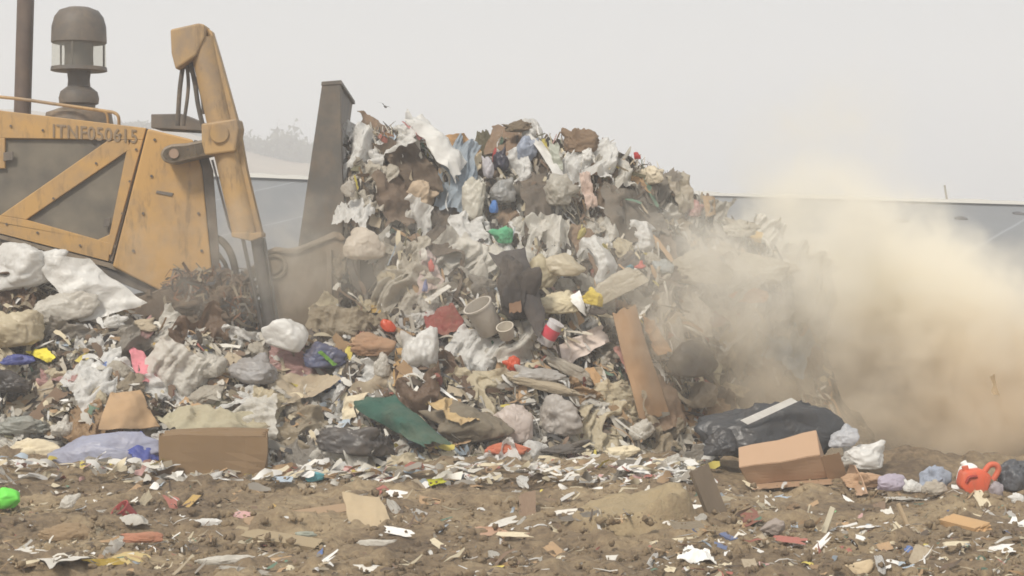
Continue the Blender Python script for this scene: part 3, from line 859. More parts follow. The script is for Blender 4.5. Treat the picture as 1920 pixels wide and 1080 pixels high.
def patch(name, corners, col, label, cat, short=None, dY=(0.1, 0.1, 0.1, 0.1), crumple=0.03, kind='plastic', dirt=0.35, thick=0.004, torn=0.04, n=26, m=26, bulge=0.0, Ys=None, parent=None):
    """sheet between four picture corners TL,TR,BR,BL lying on / standing off the surface"""
    s = ns()
    C = []
    for i, (a, b_) in enumerate(corners):
        Y = (surf_Y(a, b_) if Ys is None else Ys[i]) - (dY[i] if Ys is None else 0)
        C.append([a, b_, Y])
    if Ys is None and in_heap(sum(c_[0] for c_ in corners) / 4, sum(c_[1] for c_ in corners) / 4):
        for _ in range(25):      # stand clear of the lumps behind it
            bad = 0
            for gu in (.15, .38, .62, .85):
                for gv in (.12, .35, .6, .85):
                    q = [(1 - gu) * (1 - gv) * C[0][k_] + gu * (1 - gv) * C[1][k_] + gu * gv * C[2][k_] + (1 - gu) * gv * C[3][k_] for k_ in range(3)]
                    if in_heap(q[0], q[1]) and q[2] > D(q[0], q[1]) - .05: bad += 1
            if bad <= 2: break
            for c_ in C: c_[2] -= .03
    C = [np.array(P(*c_)) for c_ in C]
    u = np.linspace(0, 1, n)[None, :, None]; v = np.linspace(0, 1, m)[:, None, None]
    uu = u + torn * vn(np.concatenate([v * 4 + 0 * u, v * 0 + 0 * u, v * 0 + 0 * u], -1), 1.5, s)[..., None] * np.abs(2 * u - 1)
    vv = v + torn * vn(np.concatenate([u * 4 + 0 * v, u * 0 + 0 * v, u * 0 + 0 * v], -1), 1.5, s + 1)[..., None] * np.abs(2 * v - 1)
    Q = (1 - uu) * (1 - vv) * C[0] + uu * (1 - vv) * C[1] + uu * vv * C[2] + (1 - uu) * vv * C[3]
    nr = np.cross(C[1] - C[0], C[3] - C[0]); nr = nr / (np.linalg.norm(nr) + 1e-9)
    if nr[1] > 0: nr = -nr
    size = max(np.linalg.norm(C[1] - C[0]), np.linalg.norm(C[3] - C[0]))
    d = crumple * (1.2 * fbm(Q, 2.0 / size, s + 2, 2) + 0.8 * ridge(Q, 3.2 / size, s + 3, 3)) + bulge * np.sin(np.pi * u[..., 0]) * np.sin(np.pi * v[..., 0])
    Q = Q + d[..., None] * nr
    Q = Q.reshape(-1, 3)
    F = grid_faces(m, n)
    base = Vector((float(Q[:, 0].mean()), float(Q[:, 1].mean()), float(Q[:, 2].min())))
    off = np.array(base) if parent is None else np.array(parent.location)
    T = Q - off; N0 = len(T); Bv = T - nr * thick
    faces = [tuple(f) for f in F] + [tuple(N0 + f[::-1]) for f in F]
    ring = [i * n for i in range(m)] + [(m - 1) * n + j for j in range(1, n)] + [i * n + n - 1 for i in range(m - 2, -1, -1)] + [j for j in range(n - 2, 0, -1)]
    for a, b_ in zip(ring, ring[1:] + ring[:1]): faces.append((a, b_, N0 + b_, N0 + a))
    me = np_mesh(name, np.concatenate([T, Bv]), faces, mat(col, kind, dirt), smooth=True)
    try: me.set_sharp_from_angle(angle=R(50))
    except Exception: pass
    o = link(name, me, parent, None if parent is not None else base)
    if parent is None:
        xs_ = [c_[0] for c_ in corners]; ys_ = [c_[1] for c_ in corners]
        note(o, short, sum(xs_) / 4, sum(ys_) / 4, max(xs_) - min(xs_), max(ys_) - min(ys_), label, cat)
    return o

WHITE = (.88, .87, .84); OFFW = (.78, .75, .68); DIRTW = (.62, .57, .48); CREAM = (.72, .63, .45); BEIGE = (.42, .35, .25); TANC = (.46, .30, .165)
BRN = (.20, .13, .085); DBRN = (.11, .08, .058); GRY = (.31, .28, .24); LGRY = (.52, .49, .43); DGRY = (.075, .075, .08); BLK = (.045, .045, .05)
PINK = (.75, .25, .30); RED = (.60, .07, .05); ORED = (.80, .13, .05); GRN = (.06, .35, .18); TEAL = (.018, .085, .062); BLUE = (.10, .22, .55); NAVY = (.06, .07, .16); LBLUE = (.42, .48, .62); PURP = (.30, .30, .55); YELW = (.80, .68, .06); CYAN = (.18, .55, .62)

# --- left tongue of the heap
bag("plastic_sack", 52, 506, 170, 116, WHITE, "big bright white sack at the far left, highest under the bulldozer's hood", "plastic sack", "highest white sack", rot=10, dirt=.12, off=.1, planes=12, wr=.7)
patch("plastic_sheet", [(60, 480), (168, 488), (278, 572), (150, 606)], WHITE, "wide clean white plastic sheet sliding down below the bulldozer's hood panel", "plastic sheet", "white sheet under the hood", (.18, .14, .1, .22), .05, dirt=.1, bulge=.1)
bag("plastic_sack", 110, 580, 160, 60, OFFW, "cream white sack tucked beneath the wide white plastic sheet", "plastic sack", None, rot=8, dirt=.3)
bag("plastic_sack", 30, 622, 130, 90, CREAM, "large cream sack at the left edge with a soft rounded front", "plastic sack", "large cream sack", rot=12, dirt=.3, planes=12)
bag("plastic_bag", 212, 606, 62, 34, WHITE, "small white bag at the lower tip of the wide white sheet", "plastic bag", None, dirt=.2)
patch("paper_wrapper", [(48, 660), (88, 653), (106, 672), (92, 682)], YELW, "bright yellow torn wrapper beside the large cream sack", "wrapper", "yellow wrapper", crumple=.02, dirt=.1, kind='paper')
bag("plastic_bag", 28, 676, 80, 24, (.10, .13, .42), "flat dark blue and purple bag just left of the yellow wrapper", "plastic bag", None, dirt=.2)
patch("cloth", [(238, 655), (262, 660), (322, 712), (262, 722)], PINK, "faded pink cloth triangle lying over the left part of the heap", "cloth", "pink cloth", crumple=.03, kind='cloth', dirt=.2)
patch("plastic_scrap", [(298, 678), (338, 671), (344, 684), (308, 694)], (.85, .2, .36), "vivid pink plastic scrap right of the pink cloth", "scrap", "vivid pink scrap", crumple=.02, dirt=.1)
bag("plastic_bag", 396, 690, 62, 62, OFFW, "white crumpled bag with a tan flap, midway between track and pink scrap", "plastic bag", None, dirt=.35)
bag("cushion", 531, 633, 92, 76, WHITE, "plump white cushion shaped sack standing under the lift cylinder rod", "cushion", "white cushion", rot=-14, dirt=.12, off=.25, tails=0, planes=7, crisp=12, wr=.25)
bag("bin_bag", 25, 722, 100, 80, DGRY, "dark grey bin bag at the left edge of the heap", "bin bag", None, dirt=.35)
bag("plastic_bag", 606, 672, 92, 64, (.10, .13, .26), "navy blue bag with green printing under the blade bracket", "plastic bag", "navy bag", dirt=.35)
patch("wrapper_strip", [(596, 660), (602, 657), (632, 682), (626, 686)], (.3, .6, .12), "thin lime green strip across the navy bag", "strip", None, (.3, .3, .3, .3), .01, dirt=.1)
patch("cloth", [(500, 712), (585, 705), (640, 712), (515, 775)], BEIGE, "beige cloth with one pointed corner, left of the grey sack", "cloth", None, kind='cloth', crumple=.05)
bag("plastic_sack", 478, 702, 100, 80, (.5, .49, .49), "pale grey lilac sack below and left of the white cushion", "plastic sack", "pale grey sack", dirt=.35)
patch("cardboard_flap", [(205, 738), (262, 733), (300, 800), (182, 808)], TANC, "bent tan cardboard flap standing up behind the purple sack", "cardboard", "bent cardboard flap", (.2, .16, .1, .26), .015, 'card', .15, .012, .02, bulge=.08)
patch("cloth", [(292, 778), (370, 768), (530, 806), (350, 832)], (.40, .36, .25), "long olive beige cloth lying above the brown carton", "cloth", "olive beige cloth", (.2, .16, .16, .22), .06, 'cloth', .2, bulge=.08)
bag("plastic_sack", 190, 856, 236, 92, (.50, .52, .66), "big shiny sack, whitish grey with a violet blue shoulder", "plastic sack", "violet blue sack", off=.15, tails=0, planes=14, dirt=.15, wr=.6)
patch("plastic_film", [(200, 815), (262, 812), (318, 862), (262, 872)], (.10, .14, .50), "violet blue film wrapped over the right shoulder of the shiny sack", "film", None, (.42, .40, .30, .42), .03, dirt=.1, bulge=.05)
bag("plastic_sack", 55, 848, 130, 54, CREAM, "low cream pile of soft wrapping at the far left, next to the violet blue sack", "wrapping", None, kind='cloth', dirt=.35)
bag("plastic_bag", 118, 806, 54, 58, OFFW, "white bag with a pointed top behind the violet blue sack", "plastic bag", None, tails=2, dirt=.3)
bag("plastic_sack", 38, 800, 120, 44, (.47, .49, .45), "flattened grey green sack at the left edge above the cream wrapping", "plastic sack", None, dirt=.35)

def box_thing(name, c0, size, ang, col, label, cat, short, pxr, tilt=0, flaps=(), wall=.008, dirt=.2, roll=0):
    """open carton: walls and bottom with thickness; flaps are children. local x width, y depth, z height; origin at base centre"""
    w, d, h = size
    bm = bmesh.new()
    def slab(a, b_):
        r = bmesh.ops.create_cube(bm, size=1)
        for v in r['verts']:
            v.co = Vector([(a[i] + b_[i]) / 2 + v.co[i] * (b_[i] - a[i]) for i in range(3)])
    slab((-w/2, -d/2, 0), (w/2, -d/2 + wall, h)); slab((-w/2, d/2 - wall, 0), (w/2, d/2, h))
    slab((-w/2, -d/2 + wall, .0), (-w/2 + wall, d/2 - wall, h)); slab((w/2 - wall, -d/2 + wall, 0), (w/2, d/2 - wall, h)); slab((-w/2 + wall, -d/2 + wall, 0), (w/2 - wall, d/2 - wall, wall))
    me = bpy.data.meshes.new(name); 
    bmesh.ops.subdivide_edges(bm, edges=bm.edges, cuts=4, use_grid_fill=True)
    for v in bm.verts:
        q = np.array([v.co[:]]); v.co += Vector((float(vn(q, 3.2, 3)[0]), float(vn(q, 3.2, 4)[0]), float(vn(q, 3.2, 5)[0]))) * 0.04
    bm.to_mesh(me); bm.free(); me.materials.append(mat(col, 'card', dirt))
    root = link(name, me); root.location = c0
    root.rotation_euler = (R(tilt), R(roll), R(ang))
    for side, ln, op in flaps:
        # hinged on the rim of one wall, opened by op degrees (0 = standing straight up)
        V, F = card_shape(ns(), 0.05 * random.uniform(-1, 1), .02)
        wd = (w if side in 'fb' else d) * .48
        V = V * np.array([wd, ln / 2, 0.35]); V[:, 1] += ln / 2
        # local y is outwards along flap, x along hinge
        e = {'f': (0, -d/2, 180), 'b': (0, d/2, 0), 'l': (-w/2, 0, 90), 'r': (w/2, 0, -90)}[side]
        M = Matrix.Translation((e[0], e[1], h)) @ Matrix.Rotation(R(e[2]), 4, 'Z') @ Matrix.Rotation(R(90 - op), 4, 'X')
        Vm = np.array([M @ Vector(v) for v in V])
        link("flap", np_mesh("flap", Vm, F, mat(col, 'card', dirt), smooth=False), root)
    note(root, short, *pxr, label, cat)
    return root

Yb = ground_Y(395, 893)
cb = P(395, 895, Yb)
box_thing("cardboard_box", Vector((cb.x, cb.y + .22, gz(cb.x, cb.y + .22) - .02)), (1.0, .45, .40), 4, (.22, .14, .07), "long brown closed carton sitting on the soil right of the violet blue sack", "cardboard box", "long brown carton", (395, 857, 185, 75), flaps=(('f', .2, -82), ('b', .22, 85)), dirt=.1)

ns()
bag("bin_bag", 658, 830, 165, 72, (.12, .115, .115), "flat dark grey bin bag with long creases below the green tarp", "bin bag", "long grey bin bag", rot=-6, dirt=.25, off=.2, planes=10)
patch("tarp", [(662, 768), (735, 738), (850, 838), (795, 842)], TEAL, "dark green tarp strip arching over the grey bin bag", "tarp", "dark green tarp", (.2, .28, .2, .22), .07, 'cloth', .15, bulge=.14)
patch("paper_sheet", [(645, 748), (690, 735), (668, 782), (640, 790)], CREAM, "cream paper edge sticking out behind the dark green tarp", "paper", None, crumple=.02, kind='paper')
bag("cloth_sack", 880, 802, 175, 118, (.17, .145, .105), "large olive brown cloth sack right of the dark green tarp", "cloth sack", "olive brown sack", rot=12, kind='cloth', dirt=.2, off=.12, planes=12)
patch("cloth", [(800, 752), (850, 750), (895, 800), (860, 800)], (.50, .36, .18), "folded tan cloth lying on the olive brown sack", "cloth", "folded tan cloth", (.32, .32, .36, .36), .05, 'cloth', .2)
bag("plastic_sack", 962, 798, 84, 80, (.78, .68, .62), "round pinkish white sack beside the olive brown sack", "plastic sack", "pinkish white sack", off=.18, tails=0, planes=12, dirt=.12, wr=.6)
bag("net", 952, 845, 90, 32, (.55, .15, .08), "flattened red netting under the pinkish white sack", "net", "red netting", kind='cloth', dirt=.25)
bag("plastic_bag", 1045, 784, 96, 92, (.58, .54, .5), "big see-through looking greyish bag right of the pinkish white sack", "plastic bag", "big greyish bag", dirt=.3, off=.15, wr=1.2)
bag("cloth", 1060, 843, 105, 40, (.09, .085, .08), "low dark charcoal cloth in front of the big greyish bag", "cloth", "charcoal cloth", kind='cloth', dirt=.2, off=.15)
bag("paper_sack", 1168, 850, 72, 34, CREAM, "small cream paper sack beside the charcoal cloth", "paper sack", "small cream sack", rot=14, kind='paper', dirt=.15, off=.12)
bag("plastic_bag", 1122, 866, 90, 30, OFFW, "thin white bag pressed flat on the soil below the charcoal cloth", "plastic bag", None, dirt=.2, off=.2)
patch("paper_sheet", [(1178, 876), (1300, 884), (1312, 924), (1190, 918)], WHITE, "bright white sheet spread over the soil left of the dark plank", "paper sheet", "bright white sheet", (0, 0, 0, 0), .035, 'paper', .06, Ys=[17.2, 17.2, ground_Y(1305, 925), ground_Y(1200, 915)])
bag("plastic_bag", 868, 882, 84, 56, WHITE, "white bag with a bluish base resting on the soil rim, centre left", "plastic bag", "white rim bag", dirt=.12, off=.12)
patch("wrapper", [(792, 898), (822, 893), (838, 901), (806, 909)], (.8, .8, .06), "acid yellow wrapper lying on the soil by the white rim bag", "wrapper", "acid yellow wrapper", (.05,)*4, .012, dirt=.05)
bag("plastic_cup", 587, 895, 42, 22, CYAN, "small turquoise plastic cup crushed on the soil rim", "cup", "turquoise cup", dirt=.1, off=.05, tails=0)
patch("cardboard_piece", [(726, 868), (760, 862), (780, 882), (736, 886)], (.6, .36, .16), "orange tan card piece under the long grey bin bag", "cardboard", None, crumple=.01, kind='card', thick=.01)
bag("plastic_bag", 1200, 812, 56, 54, OFFW, "small dirty white bag with a pointed twisted top by the long cardboard", "plastic bag", "twisted-top bag", tails=1, dirt=.35, off=.2)
patch("paper_strip", [(950, 880), (1090, 868), (1100, 884), (960, 896)], (.75, .5, .42), "long flat pink and white striped paper along the soil rim", "paper strip", None, (.05,)*4, .02, 'paper', .1)
patch("paper_strip", [(970, 893), (1075, 886), (1080, 894), (975, 903)], WHITE, "narrow white paper strip in front of the pink striped paper", "paper strip", None, (.06,)*4, .015, 'paper', .1)

# --- middle
bag("cloth", 700, 652, 100, 60, (.33, .19, .11), "rust brown cloth hump below the blade wing", "cloth", "rust brown cloth", kind='cloth', dirt=.3)
bag("plastic_bag", 712, 690, 40, 62, OFFW, "upright off-white bag below the rust brown cloth", "plastic bag", None, dirt=.35, off=.15)
bag("plastic_bag", 795, 662, 92, 104, WHITE, "tall white crumpled bag in the middle below the dark red cloth", "plastic bag", "tall white bag", dirt=.3, off=.15, wr=1.1, planes=16)
patch("cardboard_piece", [(742, 650), (770, 655), (752, 725), (735, 720)], (.42, .26, .1), "ochre cardboard piece left of the tall white bag", "cardboard", None, crumple=.02, kind='card', thick=.01)
bag("bottle_top", 728, 612, 30, 28, ORED, "orange-red plastic cap above the rust brown cloth", "cap", "orange-red cap", tails=0, wr=.3, dirt=.1, off=.12)
patch("cloth", [(800, 592), (850, 572), (882, 625), (790, 632)], (.26, .055, .05), "dark red cloth lying between orange-red cap and white bucket", "cloth", "dark red cloth", (.16,)*4, .05, 'cloth', .3, bulge=.06)
# tilted bucket
def cyl_thing(name, px, py, r, L_, axis, col, label, cat, short, w, h, off=.2, taper=.85, hollow=True, kind='paint', dirt=.25, band=None, group=None):
    Y = surf_Y(px, py) - off
    c = P(px, py, Y)
    m_ = MB(); ax = Vector(axis).normalized()
    u = ax.cross(Vector((0, 1, 0.1))).normalized(); w_ = ax.cross(u)
    seg = 28
    prof = [(0.001, 0), (r * taper, 0), (r * taper * 1.02, .02 * L_), (r * .99, L_ * .93), (r * 1.05, L_ * .94), (r * 1.05, L_)]
    prof += [(r * .93, L_), (r * .8 * taper, .06 * L_), (.001, .05 * L_)] if hollow else [(r * .5, L_ * 1.02), (.001, L_ * 1.02)]
    rings = [[m_.bm.verts.new(c + ax * (t_ - L_ / 2) + (u * math.cos(2 * math.pi * k_ / seg) + w_ * math.sin(2 * math.pi * k_ / seg)) * rr) for k_ in range(seg)] for rr, t_ in prof]
    for a, b_ in zip(rings, rings[1:]):
        for k_ in range(seg): m_.bm.faces.new((a[k_], a[(k_ + 1) % seg], b_[(k_ + 1) % seg], b_[k_]))
    me = bpy.data.meshes.new(name)
    bmesh.ops.recalc_face_normals(m_.bm, faces=m_.bm.faces)
    base = c - ax * L_ / 2
    for v in m_.bm.verts: v.co -= base
    m_.bm.to_mesh(me); m_.bm.free(); me.materials.append(mat(col, kind, dirt))
    for p_ in me.polygons: p_.use_smooth = True
    me.set_sharp_from_angle(angle=R(40))
    o = link(name, me, None, base)
    if band is not None:
        b2 = MB().lathe((0, 0), [(r * .97 * (taper + (1 - taper) * .3) + .004, L_ * .3), (r * .97 * (taper + (1 - taper) * .75) + .006, L_ * .75)], 28)
        Mx = Matrix((u, w_, ax)).transposed()
        for v in b2.bm.verts: v.co = Mx @ v.co
        me2 = bpy.data.meshes.new("label_band"); b2.bm.to_mesh(me2); b2.bm.free(); me2.materials.append(mat(band, 'paper', .1))
        link("label_band", me2, o)
    note(o, short, px, py, w, h, label, cat, group)
    return o
cyl_thing("bucket", 908, 596, .155, .34, (-.42, -.35, .8), (.50, .46, .40), "pale grey beige bucket tipped over against the black rag bundle", "bucket", "tipped bucket", 64, 62, off=.3)
cyl_thing("paper_cup", 949, 622, .09, .14, (-.2, -.5, .8), DIRTW, "small dirty white cup just right of the tipped bucket", "cup", None, 34, 28, off=.3, kind='paper')
bag("rag_bundle", 966, 556, 112, 160, (.045, .04, .038), "tall black shaggy rag bundle in the centre of the heap", "rag bundle", "black rag bundle", rot=8, kind='cloth', dirt=.12, off=.28, planes=16, wr=1.3)
patch("cloth", [(918, 475), (985, 470), (1024, 590), (1010, 632)], (.05, .045, .045), "black torn cloth hanging over the right side of the black rag bundle", "cloth", None, (.4, .45, .5, .5), .06, 'cloth', .1, bulge=.1)
patch("cardboard_piece", [(950, 520), (972, 520), (978, 588), (955, 590)], (.16, .085, .045), "reddish brown strip peeking out of the black rag bundle", "cardboard", None, (.6,)*4, .02, 'card', .1)
bag("foam_plate", 899, 509, 36, 50, OFFW, "oval dirty white foam plate left of the black rag bundle", "plate", "oval foam plate", rot=-8, tails=0, wr=.3, dirt=.2, off=.2, depth=.4)
cyl_thing("drink_can", 1032, 624, .085, .26, (.45, -.2, .75), (.62, .6, .62), "white and red drinks can leaning beside the black rag bundle", "drinks can", "red and white can", 44, 50, off=.4, taper=1, hollow=False, band=(.55, .04, .07))
patch("paper_sheet", [(1040, 650), (1130, 608), (1142, 640), (1052, 690)], (.70, .6, .54), "dirty white paper with faint pink streaks right of the drinks can", "paper sheet", "pink-streaked paper", (.18, .2, .22, .18), .05, 'paper', .25)
bag("bottle_top", 962, 684, 42, 36, ORED, "crumpled orange-red plastic on the left end of the pale grey bag", "plastic scrap", "orange-red scrap", wr=1.2, dirt=.1, off=.2)
bag("plastic_bag", 1003, 706, 118, 52, (.60, .58, .55), "pale grey bag lying flat beside the orange-red scrap", "plastic bag", "flat pale bag", rot=4, dirt=.3, off=.15)
bag("cloth_roll", 1015, 722, 160, 34, (.38, .32, .23), "rolled beige brown carpet piece under the flat pale bag", "carpet roll", "rolled beige carpet", rot=-14, kind='cloth', dirt=.2, off=.12, tails=0)
bag("plastic_bag", 1062, 690, 120, 30, DIRTW, "dusty twisted film bag below the pink-streaked paper", "plastic bag", None, rot=-28, dirt=.4, off=.12)
patch("cardboard_piece", [(1095, 692), (1112, 688), (1152, 740), (1132, 752)], (.48, .30, .15), "short tan cardboard strip left of the long brown cardboard", "cardboard", None, (.2,)*4, .012, 'card', .1, .012, .02)
patch("cardboard_sheet", [(1148, 590), (1190, 572), (1252, 775), (1198, 788)], (.36, .22, .12), "long brown cardboard hanging down the front of the heap", "cardboard sheet", "long brown cardboard", (.34, .34, .3, .3), .03, 'card', .15, .014, .02, bulge=.1)
patch("cardboard_sheet", [(1200, 590), (1228, 610), (1258, 660), (1232, 665)], (.45, .27, .14), "short curled cardboard right of the long brown cardboard", "cardboard sheet", None, (.3,)*4, .03, 'card', .15, .012)
patch("carton", [(1150, 652), (1170, 648), (1200, 700), (1185, 712)], (.62, .3, .26), "flattened red and white carton on the long brown cardboard", "carton", None, (.42,)*4, .02, 'card', .1)
patch("cloth", [(1180, 720), (1250, 705), (1290, 800), (1215, 812)], (.24, .16, .105), "brown rag sheet at the foot of the long brown cardboard", "cloth", None, (.2,)*4, .05, 'cloth', .25)
bag("bin_bag", 1293, 682, 110, 92, (.13, .12, .11), "round dusty dark grey bin bag at the right foot of the heap", "bin bag", "round dark bin bag", tails=0, dirt=.25, off=.25, planes=9, wr=.35)
bag("ball", 1318, 744, 66, 60, (.42, .36, .28), "creased beige ball shaped bag under the round dark bin bag", "bag", "beige ball bag", tails=0, dirt=.2, off=.25, wr=.5)
bag("plastic_bag", 1343, 706, 24, 60, (.62, .58, .42), "narrow pale yellow bag hanging right of the round dark bin bag", "plastic bag", None, dirt=.3, off=.2)
bag("plastic_sack", 1060, 504, 82, 60, (.74, .66, .5), "rounded cream sack with a flat top right of the black rag bundle", "plastic sack", "rounded cream sack", tails=0, planes=10, dirt=.2, off=.3, wr=.6)
bag("plastic_sack", 1168, 535, 140, 56, (.66, .6, .48), "long cream sack curving down to the right across the heap", "plastic sack", "long cream sack", rot=27, tails=0, planes=12, dirt=.25, off=.3, wr=.8)
bag("plastic_sack", 1015, 515, 60, 80, (.66, .58, .4), "yellowish cream sack squeezed between black bundle and rounded cream sack", "plastic sack", None, dirt=.25, off=.2)
bag("paper_sack", 1055, 572, 100, 56, (.64, .56, .38), "creased cream paper sack under the rounded cream sack", "paper sack", "creased cream sack", kind='paper', dirt=.2, off=.22, wr=1.5)
bag("food_pack", 1116, 562, 52, 44, (.62, .47, .06), "bright yellow food pack with an open dark mouth", "food pack", "yellow food pack", rot=-12, dirt=.15, off=.4, planes=9, crisp=12, wr=.9, tails=1, kind='paper')
bag("food_pack", 1118, 585, 44, 16, (.05, .04, .035), "dark torn edge hanging below the yellow food pack", "scrap", None, off=.42, dirt=.1, kind='paper')
patch("paper_sheet", [(1064, 560), (1086, 545), (1096, 572), (1098, 594)], WHITE, "clean white paper triangle touching the yellow food pack", "paper", None, (.42,)*4, .01, 'paper', .05)
bag("plastic_sack", 1300, 512, 150, 88, (.58, .53, .42), "big pale dusty sack on the right shoulder of the heap", "plastic sack", "big pale sack", dirt=.3, off=.2, planes=11)
bag("plastic_sack", 1432, 512, 140, 78, (.60, .55, .43), "second pale dusty sack, at the edge of the dust cloud", "plastic sack", "pale sack in dust", dirt=.3, off=.2, planes=11)
bag("cloth", 1415, 556, 96, 34, (.62, .30, .14), "orange cloth half hidden in dust below the pale sacks", "cloth", "orange cloth", kind='cloth', dirt=.2, off=.2)
bag("plastic_bag", 1247, 502, 52, 34, (.5, .54, .54), "small pale blue grey bag left of the big pale sack", "plastic bag", None, dirt=.25, off=.2)
bag("plastic_scrap", 1200, 500, 24, 24, (.65, .12, .1), "red plastic scrap above the long cream sack", "scrap", "red scrap", dirt=.1, off=.2)
bag("plastic_scrap", 1180, 506, 18, 22, (.12, .3, .38), "teal blue scrap touching the red scrap", "scrap", None, dirt=.1, off=.2)
bag("plastic_bag", 682, 463, 84, 76, (.76, .68, .58), "round full creamy white bag caught in front of the blade", "plastic bag", "round bag by the blade", tails=0, planes=10, dirt=.12, off=.3, Y=18.75, wr=.5)
patch("cloth", [(782, 470), (815, 462), (832, 540), (775, 552)], (.45, .36, .34), "checked rag in white, red and blue right of the blade wing", "cloth", "checked rag", (.15,)*4, .05, 'cloth', .25)
for i_, (a_, c_) in enumerate((((795, 480), (.6, .57, .52)), ((808, 500), (.5, .1, .08)), ((798, 538), (.18, .2, .36)))):
    bag("fabric_scrap", a_[0], a_[1], 14, 30, c_, ["short white fabric scrap on the checked rag", "short red fabric scrap on the checked rag", "blue fabric scrap at the hem of the checked rag"][i_], "scrap", None, off=.3, dirt=.1, kind='cloth')
patch("foam_strip", [(795, 562), (840, 533), (846, 538), (803, 568)], OFFW, "thin pale foam strip above the dark red cloth", "strip", None, (.25,)*4, .005, 'paper', .2, .02)

# --- top of the heap
patch("plastic_film", [(752, 226), (796, 220), (874, 318), (848, 336)], WHITE, "long bright white film sloping down from the crest near the blade", "plastic film", "long white film", (.25, .25, .3, .3), .05, dirt=.08, bulge=.08, torn=.08)
patch("plastic_film", [(748, 228), (770, 240), (800, 262), (786, 262)], (.7, .35, .34), "pinkish film edge along the top of the long white film", "plastic film", None, (.34,)*4, .02, dirt=.1)
patch("cardboard_piece", [(830, 254), (868, 249), (902, 284), (872, 306)], (.52, .31, .15), "clean orange brown cardboard standing on the crest", "cardboard", "orange brown cardboard", (.25,)*4, .012, 'card', .05, .014, .02)
patch("cardboard_piece", [(872, 306), (903, 285), (902, 315), (888, 322)], (.6, .5, .34), "pale bent end of the orange brown cardboard", "cardboard", None, (.25,)*4, .01, 'card', .1, .012, .02)
bag("plastic_bag", 916, 318, 26, 52, (.68, .66, .7), "narrow white and blue bag on the upper heap right of the cardboard", "plastic bag", None, dirt=.15, off=.15)
bag("bin_bag", 938, 305, 34, 62, (.05, .05, .08), "small black bag beside the narrow white and blue bag", "bin bag", "small black bag", dirt=.1, off=.12)
bag("plastic_scrap", 928, 296, 10, 40, (.55, .08, .08), "upright red plastic scrap between the small black and white bags", "scrap", None, dirt=.1, off=.2)
bag("plastic_bag", 984, 284, 46, 62, (.44, .50, .62), "blue grey bag near the crest of the heap", "plastic bag", "blue grey bag", dirt=.2, off=.2, rot=-14)
patch("plastic_film", [(988, 250), (1012, 262), (1066, 340), (1050, 348)], WHITE, "white film falling in a V right of the blue grey bag", "plastic film", "V shaped film", (.25,)*4, .04, dirt=.15, torn=.1)
patch("plastic_film", [(1028, 262), (1046, 272), (1058, 322), (1040, 326)], (.55, .58, .5), "grey green film fold inside the V shaped film", "plastic film", None, (.3,)*4, .03, dirt=.2, torn=.1)
bag("plastic_sack", 1050, 366, 74, 84, (.58, .55, .48), "bulging pale grey sack hanging below the V shaped film", "plastic sack", "bulging grey sack", dirt=.3, off=.2, wr=1.2)
patch("cloth", [(1085, 330), (1105, 322), (1120, 390), (1098, 395)], (.55, .42, .36), "pinkish rag right of the bulging grey sack", "cloth", None, (.2,)*4, .05, 'cloth', .3)
bag("plastic_bag", 890, 378, 58, 90, (.72, .69, .6), "upright white bag in the upper middle of the heap", "plastic bag", "upright white bag", rot=-12, dirt=.25, off=.2)
bag("plastic_bag", 942, 360, 52, 56, (.46, .47, .47), "light grey bag right of the upright white bag", "plastic bag", None, dirt=.3, off=.15)
bag("bottle_top", 926, 390, 18, 30, (.08, .25, .62), "small bright blue plastic piece by the upright white bag", "plastic piece", "blue plastic piece", dirt=.05, off=.25, tails=0)
bag("cloth", 946, 443, 60, 40, (.08, .38, .2), "emerald green cloth scrap above the black rag bundle", "cloth", "green cloth scrap", kind='cloth', dirt=.25, off=.15)
bag("cloth", 792, 372, 66, 76, (.46, .36, .26), "peach beige cloth lump left of the upright white bag", "cloth", "peach beige lump", rot=-24, kind='cloth', dirt=.3, off=.12, wr=1.5)
bag("rag_bundle", 970, 240, 62, 34, (.13, .1, .065), "shaggy brown tuft of sticks and rags on the crest", "rag bundle", "shaggy brown tuft", kind='cloth', dirt=.2, off=.05, wr=1.8, tails=3)
bag("rag_bundle", 1086, 268, 76, 58, (.18, .12, .075), "dark brown rag clump with loops on the crest, right side", "rag bundle", "brown crest clump", kind='cloth', dirt=.2, off=.05, wr=1.8, tails=3)
bag("plastic_bag", 1099, 292, 22, 28, WHITE, "little white bag stuck to the brown crest clump", "plastic bag", None, dirt=.1, off=.2)
bag("bottle_top", 1194, 293, 15, 17, (.6, .06, .06), "tiny red cap on the crest right of the brown crest clump", "cap", "tiny red cap", dirt=.05, off=.1, tails=0)
bag("paper_sack", 1225, 330, 60, 40, (.62, .55, .42), "torn cream paper on the right slope of the crest", "paper", "torn cream paper", kind='paper', dirt=.3, off=.1, wr=1.6, tails=2)
patch("plastic_film", [(1248, 330), (1282, 322), (1300, 392), (1270, 402)], (.55, .5, .4), "dusty film hanging below the torn cream paper", "plastic film", None, (.18,)*4, .05, dirt=.4)
bag("plastic_bag", 1303, 394, 36, 40, (.6, .36, .33), "dusty pink bag on the right slope of the heap", "plastic bag", "dusty pink bag", dirt=.3, off=.15)
patch("cardboard_piece", [(1318, 368), (1340, 370), (1342, 402), (1324, 408)], (.4, .29, .18), "tan card sticking up right of the dusty pink bag", "cardboard", None, (.15,)*4, .01, 'card', .2, .012)
bag("plastic_bag", 1388, 430, 78, 46, (.62, .58, .48), "curled pale film bundle low on the right shoulder, in the dust", "plastic bag", "curled pale bundle", dirt=.3, off=.1, wr=1.8, tails=3, planes=30)
bag("plastic_bag", 655, 358, 34, 50, (.62, .58, .52), "small white and pink bag pinched against the blade edge", "plastic bag", "bag pinched at the blade", dirt=.3, off=.25)
